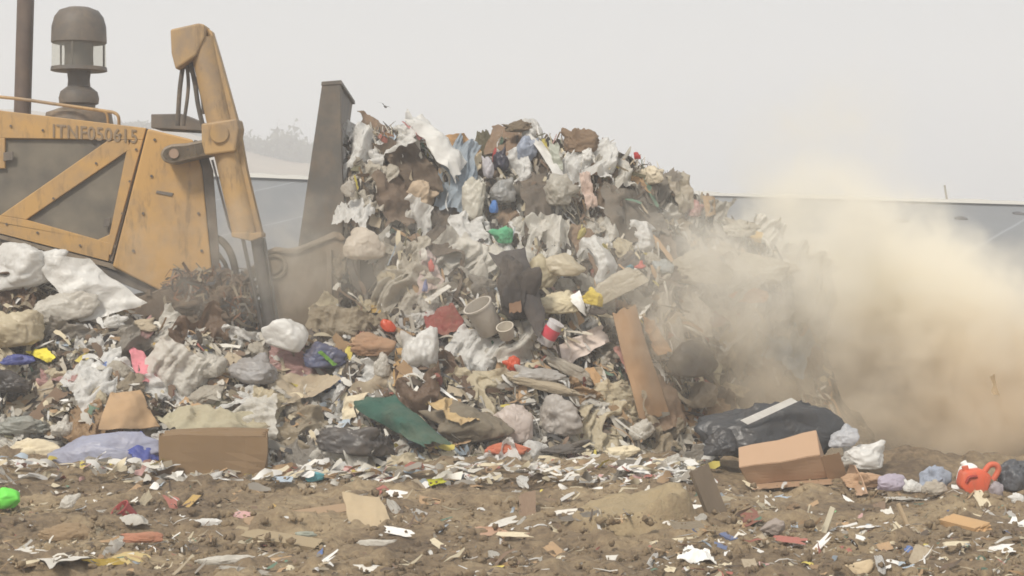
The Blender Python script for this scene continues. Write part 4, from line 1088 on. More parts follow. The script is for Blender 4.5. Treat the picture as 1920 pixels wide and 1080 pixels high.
bag("plastic_scrap", 1088, 440, 18, 40, (.66, .58, .2), "thin yellow scrap hanging on the dusty middle of the heap", "scrap", None, rot=-20, dirt=.25, off=.15)

for cs_, c_, lab_ in (  # dark sheets added to stand in for shaded hollows in the heap
    ([(700, 268), (770, 262), (835, 350), (775, 372)], (.075, .055, .04), "dark brown sheet added as painted shade in the hollow under the long white film"),
    ([(690, 330), (750, 320), (790, 420), (722, 430)], (.12, .085, .06), "brown sheet added as painted shade between the blade and the peach beige lump"),
    ([(975, 335), (1022, 322), (1035, 440), (985, 450)], (.09, .075, .06), "tall dark brown sheet added as painted shade left of the bulging grey sack"),
    ([(1135, 350), (1235, 345), (1245, 440), (1150, 450)], (.14, .125, .105), "wide dark grey brown sheet added as painted shade below the torn cream paper"),
    ([(815, 395), (870, 420), (860, 500), (790, 470)], (.10, .085, .07), "dark sheet added as painted shade above the oval foam plate")):
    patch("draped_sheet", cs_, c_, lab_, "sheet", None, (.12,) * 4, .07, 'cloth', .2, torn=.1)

# --- right foreground, standing on the soil
Yg = ground_Y(1450, 880)
bag("bin_bag", 1450, 822, 300, 160, (.085, .09, .098), "long dark slate bag with a stiff white edge, behind the tipped carton", "bin bag", "long slate bag", rot=-12, Y=Yg + .25, planes=7, crisp=14, dirt=.1, tails=1, wr=.95, depth=.6)
bag("bin_bag", 1358, 838, 96, 74, (.07, .073, .08), "crumpled dark end of the long slate bag, nearest the plank", "bin bag", None, Y=Yg + .1, dirt=.12, wr=1)
patch("plastic_edge", [(1388, 788), (1484, 746), (1496, 753), (1402, 796)], WHITE, "stiff white strip along the top of the long slate bag", "strip", None, (0,)*4, .004, 'plastic', .05, .012, .0, Ys=[Yg + .02] * 4, n=8, m=4)
def tipped_box():
    """closed carton lying with one long edge towards the camera: a lit top face and a shaded lower face"""
    K = [P(1384, 838, Yg - .16), P(1531, 808, Yg - .12), P(1386, 879, Yg - .42), P(1538, 854, Yg - .38), P(1404, 908, Yg - .26), P(1552, 898, Yg - .22)]
    bk = [K[4] + (K[0] - K[2]), K[5] + (K[1] - K[3])]
    bm = bmesh.new(); v = [bm.verts.new(p) for p in K + bk]
    for f in ((0, 1, 3, 2), (2, 3, 5, 4), (4, 5, 7, 6), (6, 7, 1, 0), (0, 2, 4, 6), (1, 7, 5, 3)): bm.faces.new([v[i] for i in f])
    bmesh.ops.recalc_face_normals(bm, faces=bm.faces)
    bmesh.ops.bevel(bm, geom=list(bm.edges), offset=.006, segments=2, affect='EDGES')
    bmesh.ops.subdivide_edges(bm, edges=bm.edges, cuts=5, use_grid_fill=True)
    base = K[4]
    for w in bm.verts:
        q = np.array([w.co[:]]); w.co += Vector((0, 1, .4)) * float(vn(q, 4, 61)[0]) * .025 - base
    me = bpy.data.meshes.new("cardboard_box"); bm.to_mesh(me); bm.free(); me.materials.append(mat((.46, .30, .19), 'card', .06))
    o = link("cardboard_box", me, None, base)
    V, F = card_shape(ns(), .1, .02)
    A, B, dn = K[4] - base, K[5] - base, Vector((.05, -.16, -.03))
    Vm = np.array([A + (B - A) * float((p[0] + 1) / 2) + dn * float((p[1] + 1) / 2) + Vector((0, 0, float(p[2]) * .08)) for p in V])
    link("flap", np_mesh("flap", Vm, F, mat((.40, .26, .16), 'card', .1), smooth=False), o)
    A, B, dn = K[3] - base, K[5] - base, Vector((.17, -.06, .02))
    Vm = np.array([A + (B - A) * float((p[0] + 1) / 2) + dn * float((p[1] + 1) / 2) + Vector((0, 0, float(p[2]) * .08)) for p in V])
    link("flap", np_mesh("flap", Vm, F, mat((.40, .26, .16), 'card', .1), smooth=False), o)
    note(o, "tipped brown carton", 1460, 860, 150, 96, "brown carton tipped on its long edge in front of the slate bag", "cardboard box")
tipped_box()
bag("plastic_bag", 1580, 822, 58, 56, (.62, .63, .66), "clear greyish bag swelling out right of the slate bag", "plastic bag", "clear greyish bag", Y=Yg + .1, dirt=.12, wr=.8)
bag("plastic_bag", 1618, 858, 84, 72, WHITE, "bright white crumpled bag right of the tipped brown carton", "plastic bag", "bright crumpled bag", Y=Yg + .05, dirt=.08, wr=1.2, planes=20, tails=2)
bag("plastic_bag", 1560, 880, 86, 40, (.55, .53, .48), "dirty white bag squeezed under the bright crumpled bag", "plastic bag", None, dirt=.35, off=.05)
bag("cardboard_piece", 1612, 905, 92, 44, (.44, .28, .17), "soft tan cardboard heap below the bright crumpled bag", "cardboard", "soft tan cardboard", kind='card', dirt=.15, off=.02, planes=8, wr=.6)
patch("cardboard_piece", [(1580, 870), (1602, 872), (1625, 925), (1606, 930)], (.42, .27, .17), "narrow leaning cardboard piece beside the tipped brown carton", "cardboard", None, (.1,)*4, .01, 'card', .1, .012, .02)
bag("plastic_bag", 1672, 908, 56, 40, (.62, .56, .66), "white and violet bag right of the soft tan cardboard", "plastic bag", "white violet bag", dirt=.1, off=.02)
bag("paper_sack", 1712, 888, 66, 28, (.56, .46, .33), "rolled beige paper tube lying on top of small white bags", "paper roll", "rolled beige paper", rot=-28, kind='paper', dirt=.15, off=-.1, tails=0)
bag("plastic_bag", 1708, 914, 44, 32, WHITE, "small white bag under the rolled beige paper", "plastic bag", None, dirt=.12, off=.02)
bag("cloth", 1752, 900, 66, 56, (.30, .34, .42), "slate blue cloth standing up between beige paper and grey sack", "cloth", "slate blue cloth", kind='cloth', dirt=.15, off=-.05, tails=1)
bag("cloth_sack", 1757, 918, 62, 36, (.40, .36, .30), "small grey beige cloth sack in front of the slate blue cloth", "cloth sack", None, kind='cloth', dirt=.2, off=.06)
patch("plastic_strip", [(1655, 926), (1742, 928), (1744, 938), (1660, 936)], OFFW, "thin white strip lying along the soil below the white violet bag", "strip", None, (.02,)*4, .01, dirt=.15)

# orange-red jug: body with a through handle, spout and cap
def jug():
    Y = ground_Y(1838, 936) + .1; kx = Y / FPX
    root = bpy.data.objects.new("plastic_jug", None); COL.objects.link(root); root.location = P(1838, 938, Y)
    MB().prism([(1806, 884), (1842, 880), (1862, 893), (1852, 930), (1838, 941), (1818, 932), (1800, 912)], Y - .09, Y + .09, .03).build("body", mat((.70, .10, .035), 'paint', .28), root, True)
    MB().tube(smooth_pts([P(1846, 884, Y), P(1856, 872, Y), P(1868, 872, Y), P(1872, 882, Y), P(1862, 900, Y)], 20), .026, 12).build("handle", mat((.70, .10, .035), 'paint', .28), root, True)
    MB().tube([P(1812, 886, Y - .02), P(1809, 874, Y - .02)], .03, 14).build("spout", mat((.70, .10, .035), 'paint', .28), root, True)
    MB().tube(smooth_pts([P(1812, 905, Y - .095), P(1818, 895, Y - .1), P(1832, 893, Y - .095)], 12), .014, 8).build("grip_groove", mat((.35, .03, .02), 'paint', .1), root, True)
    note(root, "orange-red jug", 1838, 910, 72, 62, "orange-red plastic jug with a looped handle lying on the soil at the right", "plastic jug")
jug()
def jug2():
    Y = ground_Y(1815, 930) + .25
    root = bpy.data.objects.new("plastic_jug", None); COL.objects.link(root); root.location = P(1815, 910, Y)
    MB().prism([(1806, 878), (1822, 870), (1836, 874), (1832, 898), (1818, 912), (1798, 906)], Y - .08, Y + .08, .03).build("body", mat(WHITE, 'paint', .05), root, True)
    MB().tube([P(1812, 876, Y), P(1806, 866, Y)], .028, 14).build("neck", mat(WHITE, 'paint', .05), root, True)
    note(root, None, 1815, 890, 36, 40, "white plastic jug leaning behind the orange-red jug", "plastic jug")
jug2()
bag("bin_bag", 1900, 895, 62, 66, (.13, .14, .16), "dark grey striped bag at the right edge beside the orange-red jug", "bin bag", "striped grey bag", dirt=.12, off=-.02, tails=1)
bag("plastic_bag", 1868, 922, 30, 40, (.5, .45, .48), "thin grey and pink bag squeezed between jug and striped grey bag", "plastic bag", None, dirt=.15, off=.08)
bag("plastic_bag", 1908, 936, 40, 26, WHITE, "white bag in the right corner under the striped grey bag", "plastic bag", None, dirt=.05, off=.05)

def plank(name, a, b_, wpx, th, col, label, cat, short, Ya=None, Yb_=None, kind='wood', taper=1):
    Ya = ground_Y(*a) if Ya is None else Ya; Yb_ = ground_Y(*b_) if Yb_ is None else Yb_
    A, B = P(*a, Ya), P(*b_, Yb_)
    d = (B - A); L_ = d.length; d.normalize()
    up = Vector((0, -.55, .83)); w = d.cross(up).normalized(); up = w.cross(d).normalized()
    wd = wpx * (Ya + Yb_) / 2 / FPX / 2
    bm = bmesh.new()
    r = bmesh.ops.create_cube(bm, size=1)
    bmesh.ops.subdivide_edges(bm, edges=bm.edges, cuts=6, use_grid_fill=True)
    for v in bm.verts:
        q = v.co.copy(); e = abs(q.x) * 2
        j = float(vn(np.array([[q.y * 6, q.z * 6, q.x]]), 2, 5)[0]) * .03 * (e > .98)
        v.co = Vector(((q.x + j) * L_, q.y * 2 * wd * (1 + (taper - 1) * (q.x + .5)), q.z * th))
    M = Matrix((d, w, up)).transposed()
    me = bpy.data.meshes.new(name); bm.to_mesh(me); bm.free(); me.materials.append(mat(col, kind, .15))
    o = link(name, me); o.matrix_world = Matrix.Translation((A + B) / 2 + up * th * .3) @ M.to_4x4()
    note(o, short, (a[0] + b_[0]) / 2, (a[1] + b_[1]) / 2, max(30, abs(a[0] - b_[0])), max(20, abs(a[1] - b_[1])), label, cat)
    return o
Yp = ground_Y(1345, 970)
plank("wood_plank", (1308, 878), (1345, 972), 40, .05, (.15, .115, .08), "dark weathered plank stuck upright in the soil below the slate bag", "wood plank", "upright dark plank", Yp - .03, Yp - .05)
plank("wood_plank", (345, 988), (600, 1030), 26, .07, (.33, .26, .16), "long pale plank lying flat in the soil, lower left", "wood plank", "long pale plank")
plank("wood_plank", (462, 985), (648, 958), 24, .05, (.38, .26, .16), "brown plank pointing at the upright tan board", "wood plank", "brown plank")
patch("cardboard_sheet", [(642, 925), (712, 930), (745, 1003), (660, 996)], (.46, .36, .23), "upright tan board with a torn lower corner, centre left of the soil", "cardboard sheet", "upright tan board", (0,)*4, .015, 'card', .08, .014, .02, Ys=[13.8, 13.8, 13.35, 13.4])
plank("wood_block", (1778, 985), (1845, 1002), 36, .09, (.55, .34, .16), "short bright tan wood block on the soil at the right", "wood block", "tan wood block", kind='card')
plank("plastic_strip", (1508, 954), (1598, 968), 9, .02, (.2, .5, .2), "thin green plastic strip lying on the soil below the cartons", "strip", "green strip", kind='paint')
plank("plastic_strip", (1330, 992), (1378, 1014), 14, .02, (.12, .16, .3), "dark blue plastic strip beside the foot of the upright dark plank", "strip", "dark blue strip", kind='paint')
plank("plastic_strip", (1338, 1022), (1362, 1030), 12, .02, (.12, .16, .28), "short dark blue strip in front of the longer dark blue strip", "strip", None, kind='paint')
plank("wood_stick", (1545, 1000), (1562, 952), 10, .02, (.6, .55, .42), "pale stick poking up beside the green strip", "stick", None, ground_Y(1545, 1000), ground_Y(1545, 1000) - .02)
plank("wood_stick", (1683, 945), (1700, 985), 7, .02, (.5, .38, .24), "thin tan stick leaning below the thin white strip", "stick", None, ground_Y(1700, 985), ground_Y(1700, 985))
patch("cardboard_piece", [(1386, 962), (1412, 950), (1428, 976), (1396, 990)], (.24, .09, .06), "reddish brown card piece right of the upright dark plank", "cardboard", "reddish brown card", (.06,)*4, .01, 'card', .1)
bag("stone", 1450, 992, 52, 42, (.34, .29, .26), "lilac grey stone right of the reddish brown card", "stone", "lilac grey stone", kind='cloth', dirt=.25, tails=0, off=.02, wr=.4)
bag("stone", 1606, 1066, 66, 36, (.58, .46, .3), "rounded beige stone at the bottom edge, right of centre", "stone", "beige stone", kind='cloth', dirt=.1, tails=0, off=0, wr=.4, planes=12)
patch("paper_sheet", [(1290, 1028), (1330, 1030), (1345, 1060), (1270, 1056)], WHITE, "folded white paper with a cream tail, bottom edge right of centre", "paper sheet", "folded white paper", (.1, .08, .04, .04), .03, 'paper', .05, bulge=.05)
patch("paper_sheet", [(1325, 1048), (1375, 1052), (1372, 1064), (1330, 1064)], CREAM, "cream paper tail lying right of the folded white paper", "paper", None, (.03,)*4, .015, 'paper', .05)
patch("plastic_sheet", [(1150, 930), (1182, 928), (1206, 960), (1176, 962)], (.32, .35, .38), "grey blue sheet poking up from the soil below the bright white sheet", "plastic sheet", "grey blue sheet", (.12, .1, .02, .02), .02, dirt=.2)
patch("cardboard_piece", [(1122, 948), (1158, 932), (1172, 955), (1148, 960)], (.4, .25, .17), "brown card piece left of the grey blue sheet", "cardboard", None, (.05,)*4, .01, 'card', .1)
patch("plastic_sheet", [(1180, 950), (1212, 948), (1200, 966), (1180, 968)], WHITE, "small white film right under the grey blue sheet", "plastic film", None, (.05,)*4, .015, dirt=.1)
HEROES.append((1185, 1000, 95, 30, None))
HEROES.append((682, 545, 52, 58, None))
patch("cardboard_piece", [(890, 990), (930, 985), (958, 1000), (905, 1006)], (.45, .28, .19), "flat reddish tan card on the soil, bottom centre left", "cardboard", None, (.03,)*4, .01, 'card', .12)

# left foreground
bag("ball", 10, 937, 58, 48, (.16, .72, .08), "bright lime green ball at the left edge on the soil", "ball", "lime green ball", tails=0, wr=.08, planes=60, crisp=20, dirt=.03, depth=1, kind='paint')
bag("plastic_bag", 128, 944, 42, 36, OFFW, "small white bag on the bare soil right of the lime green ball", "plastic bag", "small soil bag", dirt=.2)
cyl_thing("paper_cup", 236, 966, .085, .17, (-.55, -.35, .72), (.36, .06, .06), "dark red paper cup lying in the soil with a pale rim", "cup", "dark red cup", 50, 36, off=.0, kind='paper', dirt=.1)
patch("cup_cover", [(222, 972), (262, 970), (284, 984), (240, 984)], OFFW, "curved pale lid beside the dark red cup", "lid", None, (.08, .08, .02, .02), .015, dirt=.2, bulge=.04)
bag("cloth_sack", 122, 1000, 110, 40, (.27, .19, .11), "brown cloth sack half buried, lower left", "cloth sack", "buried brown sack", kind='cloth', dirt=.2, off=0)
patch("paper_sheet", [(10, 1020), (110, 1022), (230, 1040), (90, 1062)], OFFW, "wide off-white sheet spread on the soil, bottom left corner", "paper sheet", "wide bottom sheet", (.05,)*4, .03, 'paper', .2)
patch("paper_sheet", [(150, 1052), (260, 1034), (285, 1048), (170, 1072)], (.6, .46, .2), "golden beige paper strip right of the wide bottom sheet", "paper strip", "golden strip", (.05,)*4, .025, 'paper', .15)
patch("plastic_scrap", [(150, 1050), (236, 1046), (240, 1058), (170, 1064)], (.7, .5, .08), "yellow plastic scrap lying on the golden strip", "scrap", None, (.09,)*4, .015, dirt=.1)
patch("plastic_film", [(215, 1000), (245, 1002), (215, 1040), (190, 1040)], OFFW, "thin white film strip standing between the bottom sheets", "plastic film", None, (.1, .1, .03, .03), .015, dirt=.15)
bag("cloth", 268, 1010, 90, 26, (.42, .18, .11), "faded red brown rag pressed into the soil below the dark red cup", "cloth", "red brown rag", kind='cloth', dirt=.3)
bag("plastic_bag", 385, 982, 70, 20, WHITE, "flat white bag at the left end of the brown plank", "plastic bag", None, dirt=.1)
bag("plastic_bag", 420, 1052, 120, 24, OFFW, "long low white film heap under the long pale plank", "plastic bag", None, dirt=.3)
bag("plastic_bag", 700, 1018, 90, 14, OFFW, "thin white film strip below the upright tan board", "plastic film", None, dirt=.25)
bag("plastic_cup", 575, 1003, 46, 14, (.5, .54, .46), "flattened pale green cup between the planks and the tan board", "cup", None, dirt=.3)
bag("paper_sack", 268, 612, 60, 34, BEIGE, "small beige paper heap at the right end of the left rubbish tongue", "paper", None, kind='paper')

# ------------------------------------------------------------------ the many unnamed pieces: single things, shared shapes
PAL = {
 'white': WHITE, 'off-white': OFFW, 'dirty white': DIRTW, 'cream': CREAM, 'beige': BEIGE, 'tan': TANC, 'brown': BRN, 'dark brown': DBRN,
 'grey': GRY, 'pale grey': LGRY, 'dark grey': DGRY, 'olive': (.16, .15, .09), 'pale blue': (.42, .5, .58), 'faded red': (.42, .14, .11),
 'faded pink': (.6, .36, .34), 'dusty green': (.14, .25, .18), 'blue': (.1, .18, .42), 'ochre': (.5, .33, .1), 'yellow': (.7, .58, .12), 'rust': (.3, .14, .07)}
def wchoice(d):
    ks = list(d); w = np.array([d[k] for k in ks], float); return ks[RNG.choice(len(ks), p=w / w.sum())]
BAGW = {'off-white': 7, 'dirty white': 5, 'cream': 3, 'beige': 2.5, 'grey': 2, 'pale grey': 3, 'dark grey': 1.8, 'white': 6, 'pale blue': 1.2, 'brown': 1.5, 'faded red': .8, 'dusty green': .6, 'faded pink': 1, 'blue': .8, 'yellow': .5}
FILMW = {'off-white': 5, 'dirty white': 5, 'beige': 3, 'brown': 2.5, 'dark brown': 2.5, 'grey': 2, 'olive': 1.5, 'pale grey': 3, 'dark grey': 2, 'cream': 3, 'faded red': .4, 'pale blue': .7, 'white': 5}
CARDW = {'tan': 5, 'brown': 4, 'beige': 3, 'ochre': 1}
PAPW = {'white': 3, 'off-white': 4, 'cream': 4, 'faded pink': 1, 'pale blue': 1, 'yellow': .6, 'faded red': .8, 'dusty green': .4, 'blue': .4}
CLOW = {'brown': 3, 'dark brown': 3, 'olive': 2, 'grey': 3, 'beige': 2, 'faded red': .8, 'dusty green': .5, 'blue': .5, 'dark grey': 1.5, 'rust': 1, 'faded pink': .4}
ICO4b = ico(4)
BAGS = [np_mesh("crumpled_bag", *bag_shape(500 + i, tails=i % 3, planes=12 + 2 * i, wr=.8 + .06 * i), mat(OFFW, 'plastic', .35)) for i in range(9)]
FILMS = [np_mesh("torn_film", *film_shape(600 + i, fold=.35 + .06 * i, torn=.08 + .012 * i), mat(OFFW, 'plastic', .35)) for i in range(9)]
CRUMP = [np_mesh('crumpled_film', *film_shape(750 + i, n=44, m=36, fold=1.5, torn=.10, curl=.9), mat(OFFW, 'plastic', .2)) for i in range(8)]
CLOTHS = [np_mesh("rag", *film_shape(700 + i, n=30, m=24, fold=1.0, torn=.08, curl=.9), mat(BRN, 'cloth', .35)) for i in range(6)]
CARDS = [np_mesh("card", *card_shape(800 + i), mat(TANC, 'card', .2), smooth=False) for i in range(6)]
PAPERS = [np_mesh("paper", *film_shape(900 + i, n=12, m=10, fold=.3, torn=.1, curl=.7), mat(WHITE, 'paper', .2)) for i in range(6)]

LM = [h for h in HEROES if h[4]]
used = {}
def where_words(px, py):
    order = sorted(LM, key=lambda h: math.hypot(h[0] - px, (h[1] - py) * 1.2))
    out = []
    for h in order[:9]:
        dx, dy = px - h[0], py - h[1]
        if abs(dx) < 0.45 * abs(dy): d = 'below' if dy > 0 else 'above'
        elif abs(dy) < 0.45 * abs(dx): d = 'right of' if dx > 0 else 'left of'
        else: d = ('below and ' if dy > 0 else 'above and ') + ('right of' if dx > 0 else 'left of')
        out.append((d, h[4], math.hypot(dx, dy)))
    return out
def auto_label(front, px, py):
    ws = where_words(px, py)
    def opts():
        for d, s, r in ws[:1]: yield f"{front} {'just ' if r < 60 else ''}{d} the {s}"
        for d, s, r in ws[1:3]: yield f"{front} {d} the {s}"
        for i in range(5):
            for j in range(i + 1, 7):
                if j < len(ws): yield f"{front} between the {ws[i][1]} and the {ws[j][1]}"
        for i in range(6):
            yield f"{front} {ws[i][0]} the {ws[i][1]}, near the {ws[(i + 1) % 6][1]}"
    for t_ in opts():
        if t_ not in used and len(t_.split()) <= 16:
            used[t_] = 1; return t_
    return None

taken = []
def free(px, py, r, hero_k=0.72):
    for hx, hy, rx, ry, s in HEROES:
        if ((px - hx) / (rx * hero_k + r * .4)) ** 2 + ((py - hy) / (ry * hero_k + r * .4)) ** 2 < 1: return False
    for tx, ty, tr in taken:
        if math.hypot(tx - px, ty - py) < (tr + r) * .46: return False
    return True

def surf_frame(px, py, on_heap, ang):
    if on_heap:
        n_ = (RNG.normal(0, .35), -1 + RNG.normal(0, .2), .55 + RNG.normal(0, .35))
    else:
        n_ = (RNG.normal(0, .3), -.35 + RNG.normal(0, .2), 1)
    return frame(n_, ang)

cnt = {}
def scatter(kind, N, region, wr_, hr_, weights, meshes, mkind, front, cat, group, dirt=.35, angf=None, zs=.5, lift=0.0, tries=40):
    made = 0
    for _ in range(N * tries):
        if made >= N: break
        px, py = region()
        hp = in_heap(px, py)
        if py > 1072: continue
        w = RNG.uniform(*wr_); h = RNG.uniform(*hr_)
        if not free(px, py, (w + h) / 4): continue
        Y = D(px, py) if hp else ground_Y(px, max(py, 872))
        cn = wchoice(weights)
        lab = auto_label(front(cn), px, py)
        if lab is None: continue
        ang = angf(px, py) if angf else RNG.uniform(-90, 90)
        M3 = surf_frame(px, py, hp, ang)
        s = Y / FPX / 2
        nrm = M3 @ Vector((0, 0, 1))
        loc = P(px, py, Y) + nrm * (lift * s * 2)
        me = meshes[RNG.randint(len(meshes))]
        o = inst(kind, me, loc, M3, (w * s, h * s, zs * min(w, h) * s), mat(PAL[cn], mkind, dirt))
        tag(o, lab, cat, group)
        taken.append((px, py, (w + h) / 4)); made += 1
    cnt[group] = made

def reg_low():      # lower tongue and left part
    px = RNG.uniform(-20, 1320); cr, cy, to = heap_cols(px)
    lo = max(cr + 5, 600 if px > 640 else 0); return px, RNG.uniform(lo, 882)
def reg_top():
    px = RNG.uniform(655, 1500); cr, cy, to = heap_cols(px); return px, RNG.uniform(cr - 4, min(to, 640))
def reg_right():
    px = RNG.uniform(1330, 1510); cr, cy, to = heap_cols(px); return px, RNG.uniform(max(cr, 560), to - 10)
def reg_rim(): px = RNG.uniform(-10, 1330); return px, RNG.uniform(858, 902)
def reg_ground(): return RNG.uniform(0, 1915), RNG.uniform(905, 1070)
def reg_groundR(): return RNG.uniform(1250, 1915), RNG.uniform(930, 1070)
hang = lambda px, py: RNG.normal(-18 if px > 640 else -55, 22)

WFW = {'white': 9, 'off-white': 6, 'dirty white': 2.5, 'cream': 1.8, 'faded pink': .5, 'pale grey': 1.5, 'pale blue': .6, 'beige': 1.5}
scatter("plastic_film", 64, reg_top, (65, 130), (75, 165), WFW, CRUMP, 'plastic', lambda c: f"crushed {c} plastic film", "plastic film", "crushed film hanging on the tall heap", angf=lambda a, b_: RNG.normal(-16, 18), zs=.95, lift=.16, dirt=.08)
scatter("plastic_film", 62, reg_low, (75, 150), (60, 125), {'white': 5, 'off-white': 4, 'cream': 4, 'beige': 4, 'dirty white': 3, 'tan': 2, 'pale blue': .8, 'faded pink': 1, 'brown': 2, 'grey': 1.5, 'faded red': .5}, CRUMP, 'plastic', lambda c: f"rumpled {c} plastic film", "plastic film", "rumpled film in the lower heap", angf=lambda a, b_: RNG.normal(-50, 35), zs=.95, lift=.16, dirt=.08)
scatter("draped_sheet", 16, reg_top, (50, 85), (80, 160), {'brown': 4, 'dark brown': 4, 'dark grey': 2, 'olive': 2}, CLOTHS, 'cloth', lambda c: f"broad draped {c} sheet", "sheet", "broad dark sheets draped over the tall heap", angf=lambda a, b_: RNG.normal(-16, 16), zs=.6, lift=.08)
scatter("draped_sheet", 14, reg_low, (55, 100), (70, 130), {'beige': 3, 'grey': 3, 'brown': 3, 'olive': 2, 'dark grey': 3}, CLOTHS, 'cloth', lambda c: f"wide rumpled {c} cloth", "cloth", "wide cloths in the lower heap", angf=lambda a, b_: RNG.normal(-60, 25), zs=.6, lift=.08)
scatter("plastic_bag", 95, reg_low, (50, 120), (40, 80), BAGW, BAGS + CRUMP[:4], 'plastic', lambda c: f"crumpled {c} plastic bag", "plastic bag", "crumpled plastic bags in the lower heap", zs=.8, lift=.16, dirt=.18)
scatter("rag", 38, reg_low, (40, 85), (50, 110), CLOW, CLOTHS, 'cloth', lambda c: f"torn {c} rag", "rag", "torn rags in the lower heap", zs=.7, lift=.12)
scatter("cardboard_piece", 42, reg_low, (22, 55), (30, 75), CARDW, CARDS, 'card', lambda c: f"bent {c} cardboard piece", "cardboard", "cardboard pieces in the lower heap", dirt=.2, zs=.5, lift=.16)
scatter("film_strip", 60, reg_low, (26, 60), (70, 150), FILMW, FILMS, 'plastic', lambda c: f"long {c} film strip", "film strip", "film strips in the lower heap", angf=lambda a, b_: RNG.normal(-65, 25), zs=.8, lift=.12)
scatter("film_strip", 105, reg_top, (26, 60), (80, 170), FILMW, FILMS, 'plastic', lambda c: f"hanging {c} film strip", "film strip", "film strips hanging down the tall heap", angf=hang, zs=.9, lift=.14, dirt=.2)
scatter("plastic_bag", 60, reg_top, (40, 84), (36, 74), BAGW, BAGS, 'plastic', lambda c: f"wrinkled {c} bag", "plastic bag", "wrinkled bags in the tall heap", zs=.8, lift=.16, dirt=.18)
scatter("rag", 34, reg_top, (34, 60), (50, 95), CLOW, CLOTHS, 'cloth', lambda c: f"dangling {c} rag", "rag", "rags dangling from the tall heap", angf=hang, zs=.8, lift=.12)
scatter("cardboard_piece", 22, reg_top, (18, 40), (26, 55), CARDW, CARDS, 'card', lambda c: f"broken {c} cardboard", "cardboard", "cardboard pieces in the tall heap", dirt=.2, zs=.5, lift=.15)
scatter("plastic_bag", 34, reg_right, (64, 120), (52, 100), {'beige': 4, 'dirty white': 3, 'cream': 3, 'brown': 2, 'grey': 2}, BAGS, 'plastic', lambda c: f"dust-covered {c} bag", "plastic bag", "dust-covered bags on the heap's right flank", zs=.8, lift=.12, dirt=.4)
scatter("film_strip", 8, reg_right, (24, 50), (80, 170), {'beige': 4, 'dirty white': 3, 'cream': 3, 'pale grey': 2}, FILMS, 'plastic', lambda c: f"dust-covered {c} film strip", "film strip", "dust-covered strips on the heap's right flank", angf=hang, zs=.9, lift=.12, dirt=.5)
scatter("paper_scrap", 80, reg_low, (16, 36), (14, 34), PAPW, PAPERS, 'paper', lambda c: f"small {c} paper scrap", "paper scrap", "paper scraps in the lower heap", dirt=.2, zs=.8, lift=.3)
scatter("plastic_bag", 34, reg_rim, (44, 110), (18, 34), {'white': 6, 'off-white': 5, 'cream': 2, 'faded pink': 1, 'pale blue': .7}, BAGS, 'plastic', lambda c: f"flattened {c} bag", "plastic bag", "flattened bags along the edge of the soil", angf=lambda a, b_: 90 + RNG.normal(0, 8), zs=.6, lift=.1, dirt=.1)
scatter("paper_scrap", 70, reg_rim, (26, 90), (12, 28), {'white': 6, 'off-white': 4, 'cream': 3, 'faded pink': 1.5, 'pale blue': .6, 'yellow': .3}, PAPERS, 'paper', lambda c: f"flat {c} paper scrap", "paper scrap", "papers along the edge of the soil", dirt=.12, angf=lambda a, b_: RNG.normal(0, 12), zs=.5, lift=.1)
scatter("paper_scrap", 60, reg_ground, (16, 80), (10, 30), PAPW, PAPERS, 'paper', lambda c: f"little {c} paper", "paper scrap", "papers dropped on the bare soil", dirt=.15, zs=.7, lift=.12)
scatter("paper_scrap", 26, reg_groundR, (10, 26), (10, 26), PAPW, PAPERS, 'paper', lambda c: f"curled {c} paper", "paper scrap", "curled papers on the soil at the right", dirt=.15, zs=.9, lift=.2)
scatter("cardboard_piece", 30, reg_ground, (20, 95), (14, 34), CARDW, CARDS, 'card', lambda c: f"trodden {c} cardboard", "cardboard", "cardboard trodden into the soil", dirt=.3, zs=.5, lift=.1)
scatter("plastic_scrap", 24, reg_groundR, (8, 16), (16, 44), {'white': 3, 'dusty green': 2, 'pale blue': 2, 'faded red': 1, 'tan': 3, 'yellow': 1, 'blue': 1}, PAPERS, 'plastic', lambda c: f"slender {c} plastic scrap", "scrap", "plastic scraps on the soil at the right", dirt=.15, zs=.8, lift=.4)
scatter("plastic_bag", 16, reg_ground, (40, 90), (16, 30), {'white': 4, 'off-white': 5, 'cream': 2, 'dirty white': 3, 'grey': 1}, BAGS, 'plastic', lambda c: f"half-buried {c} bag", "plastic bag", "half-buried bags in the bare soil", zs=.5, lift=.03, angf=lambda a, b_: 90 + RNG.normal(0, 15), dirt=.25)
scatter("film_strip", 16, reg_ground, (14, 26), (60, 120), {'white': 4, 'off-white': 4, 'beige': 3, 'cream': 2, 'grey': 1}, FILMS, 'plastic', lambda c: f"muddy {c} film strip", "film strip", "muddy film strips on the bare soil", zs=.5, lift=.05, angf=lambda a, b_: 90 + RNG.normal(0, 22), dirt=.3)
print("COUNTS", cnt)

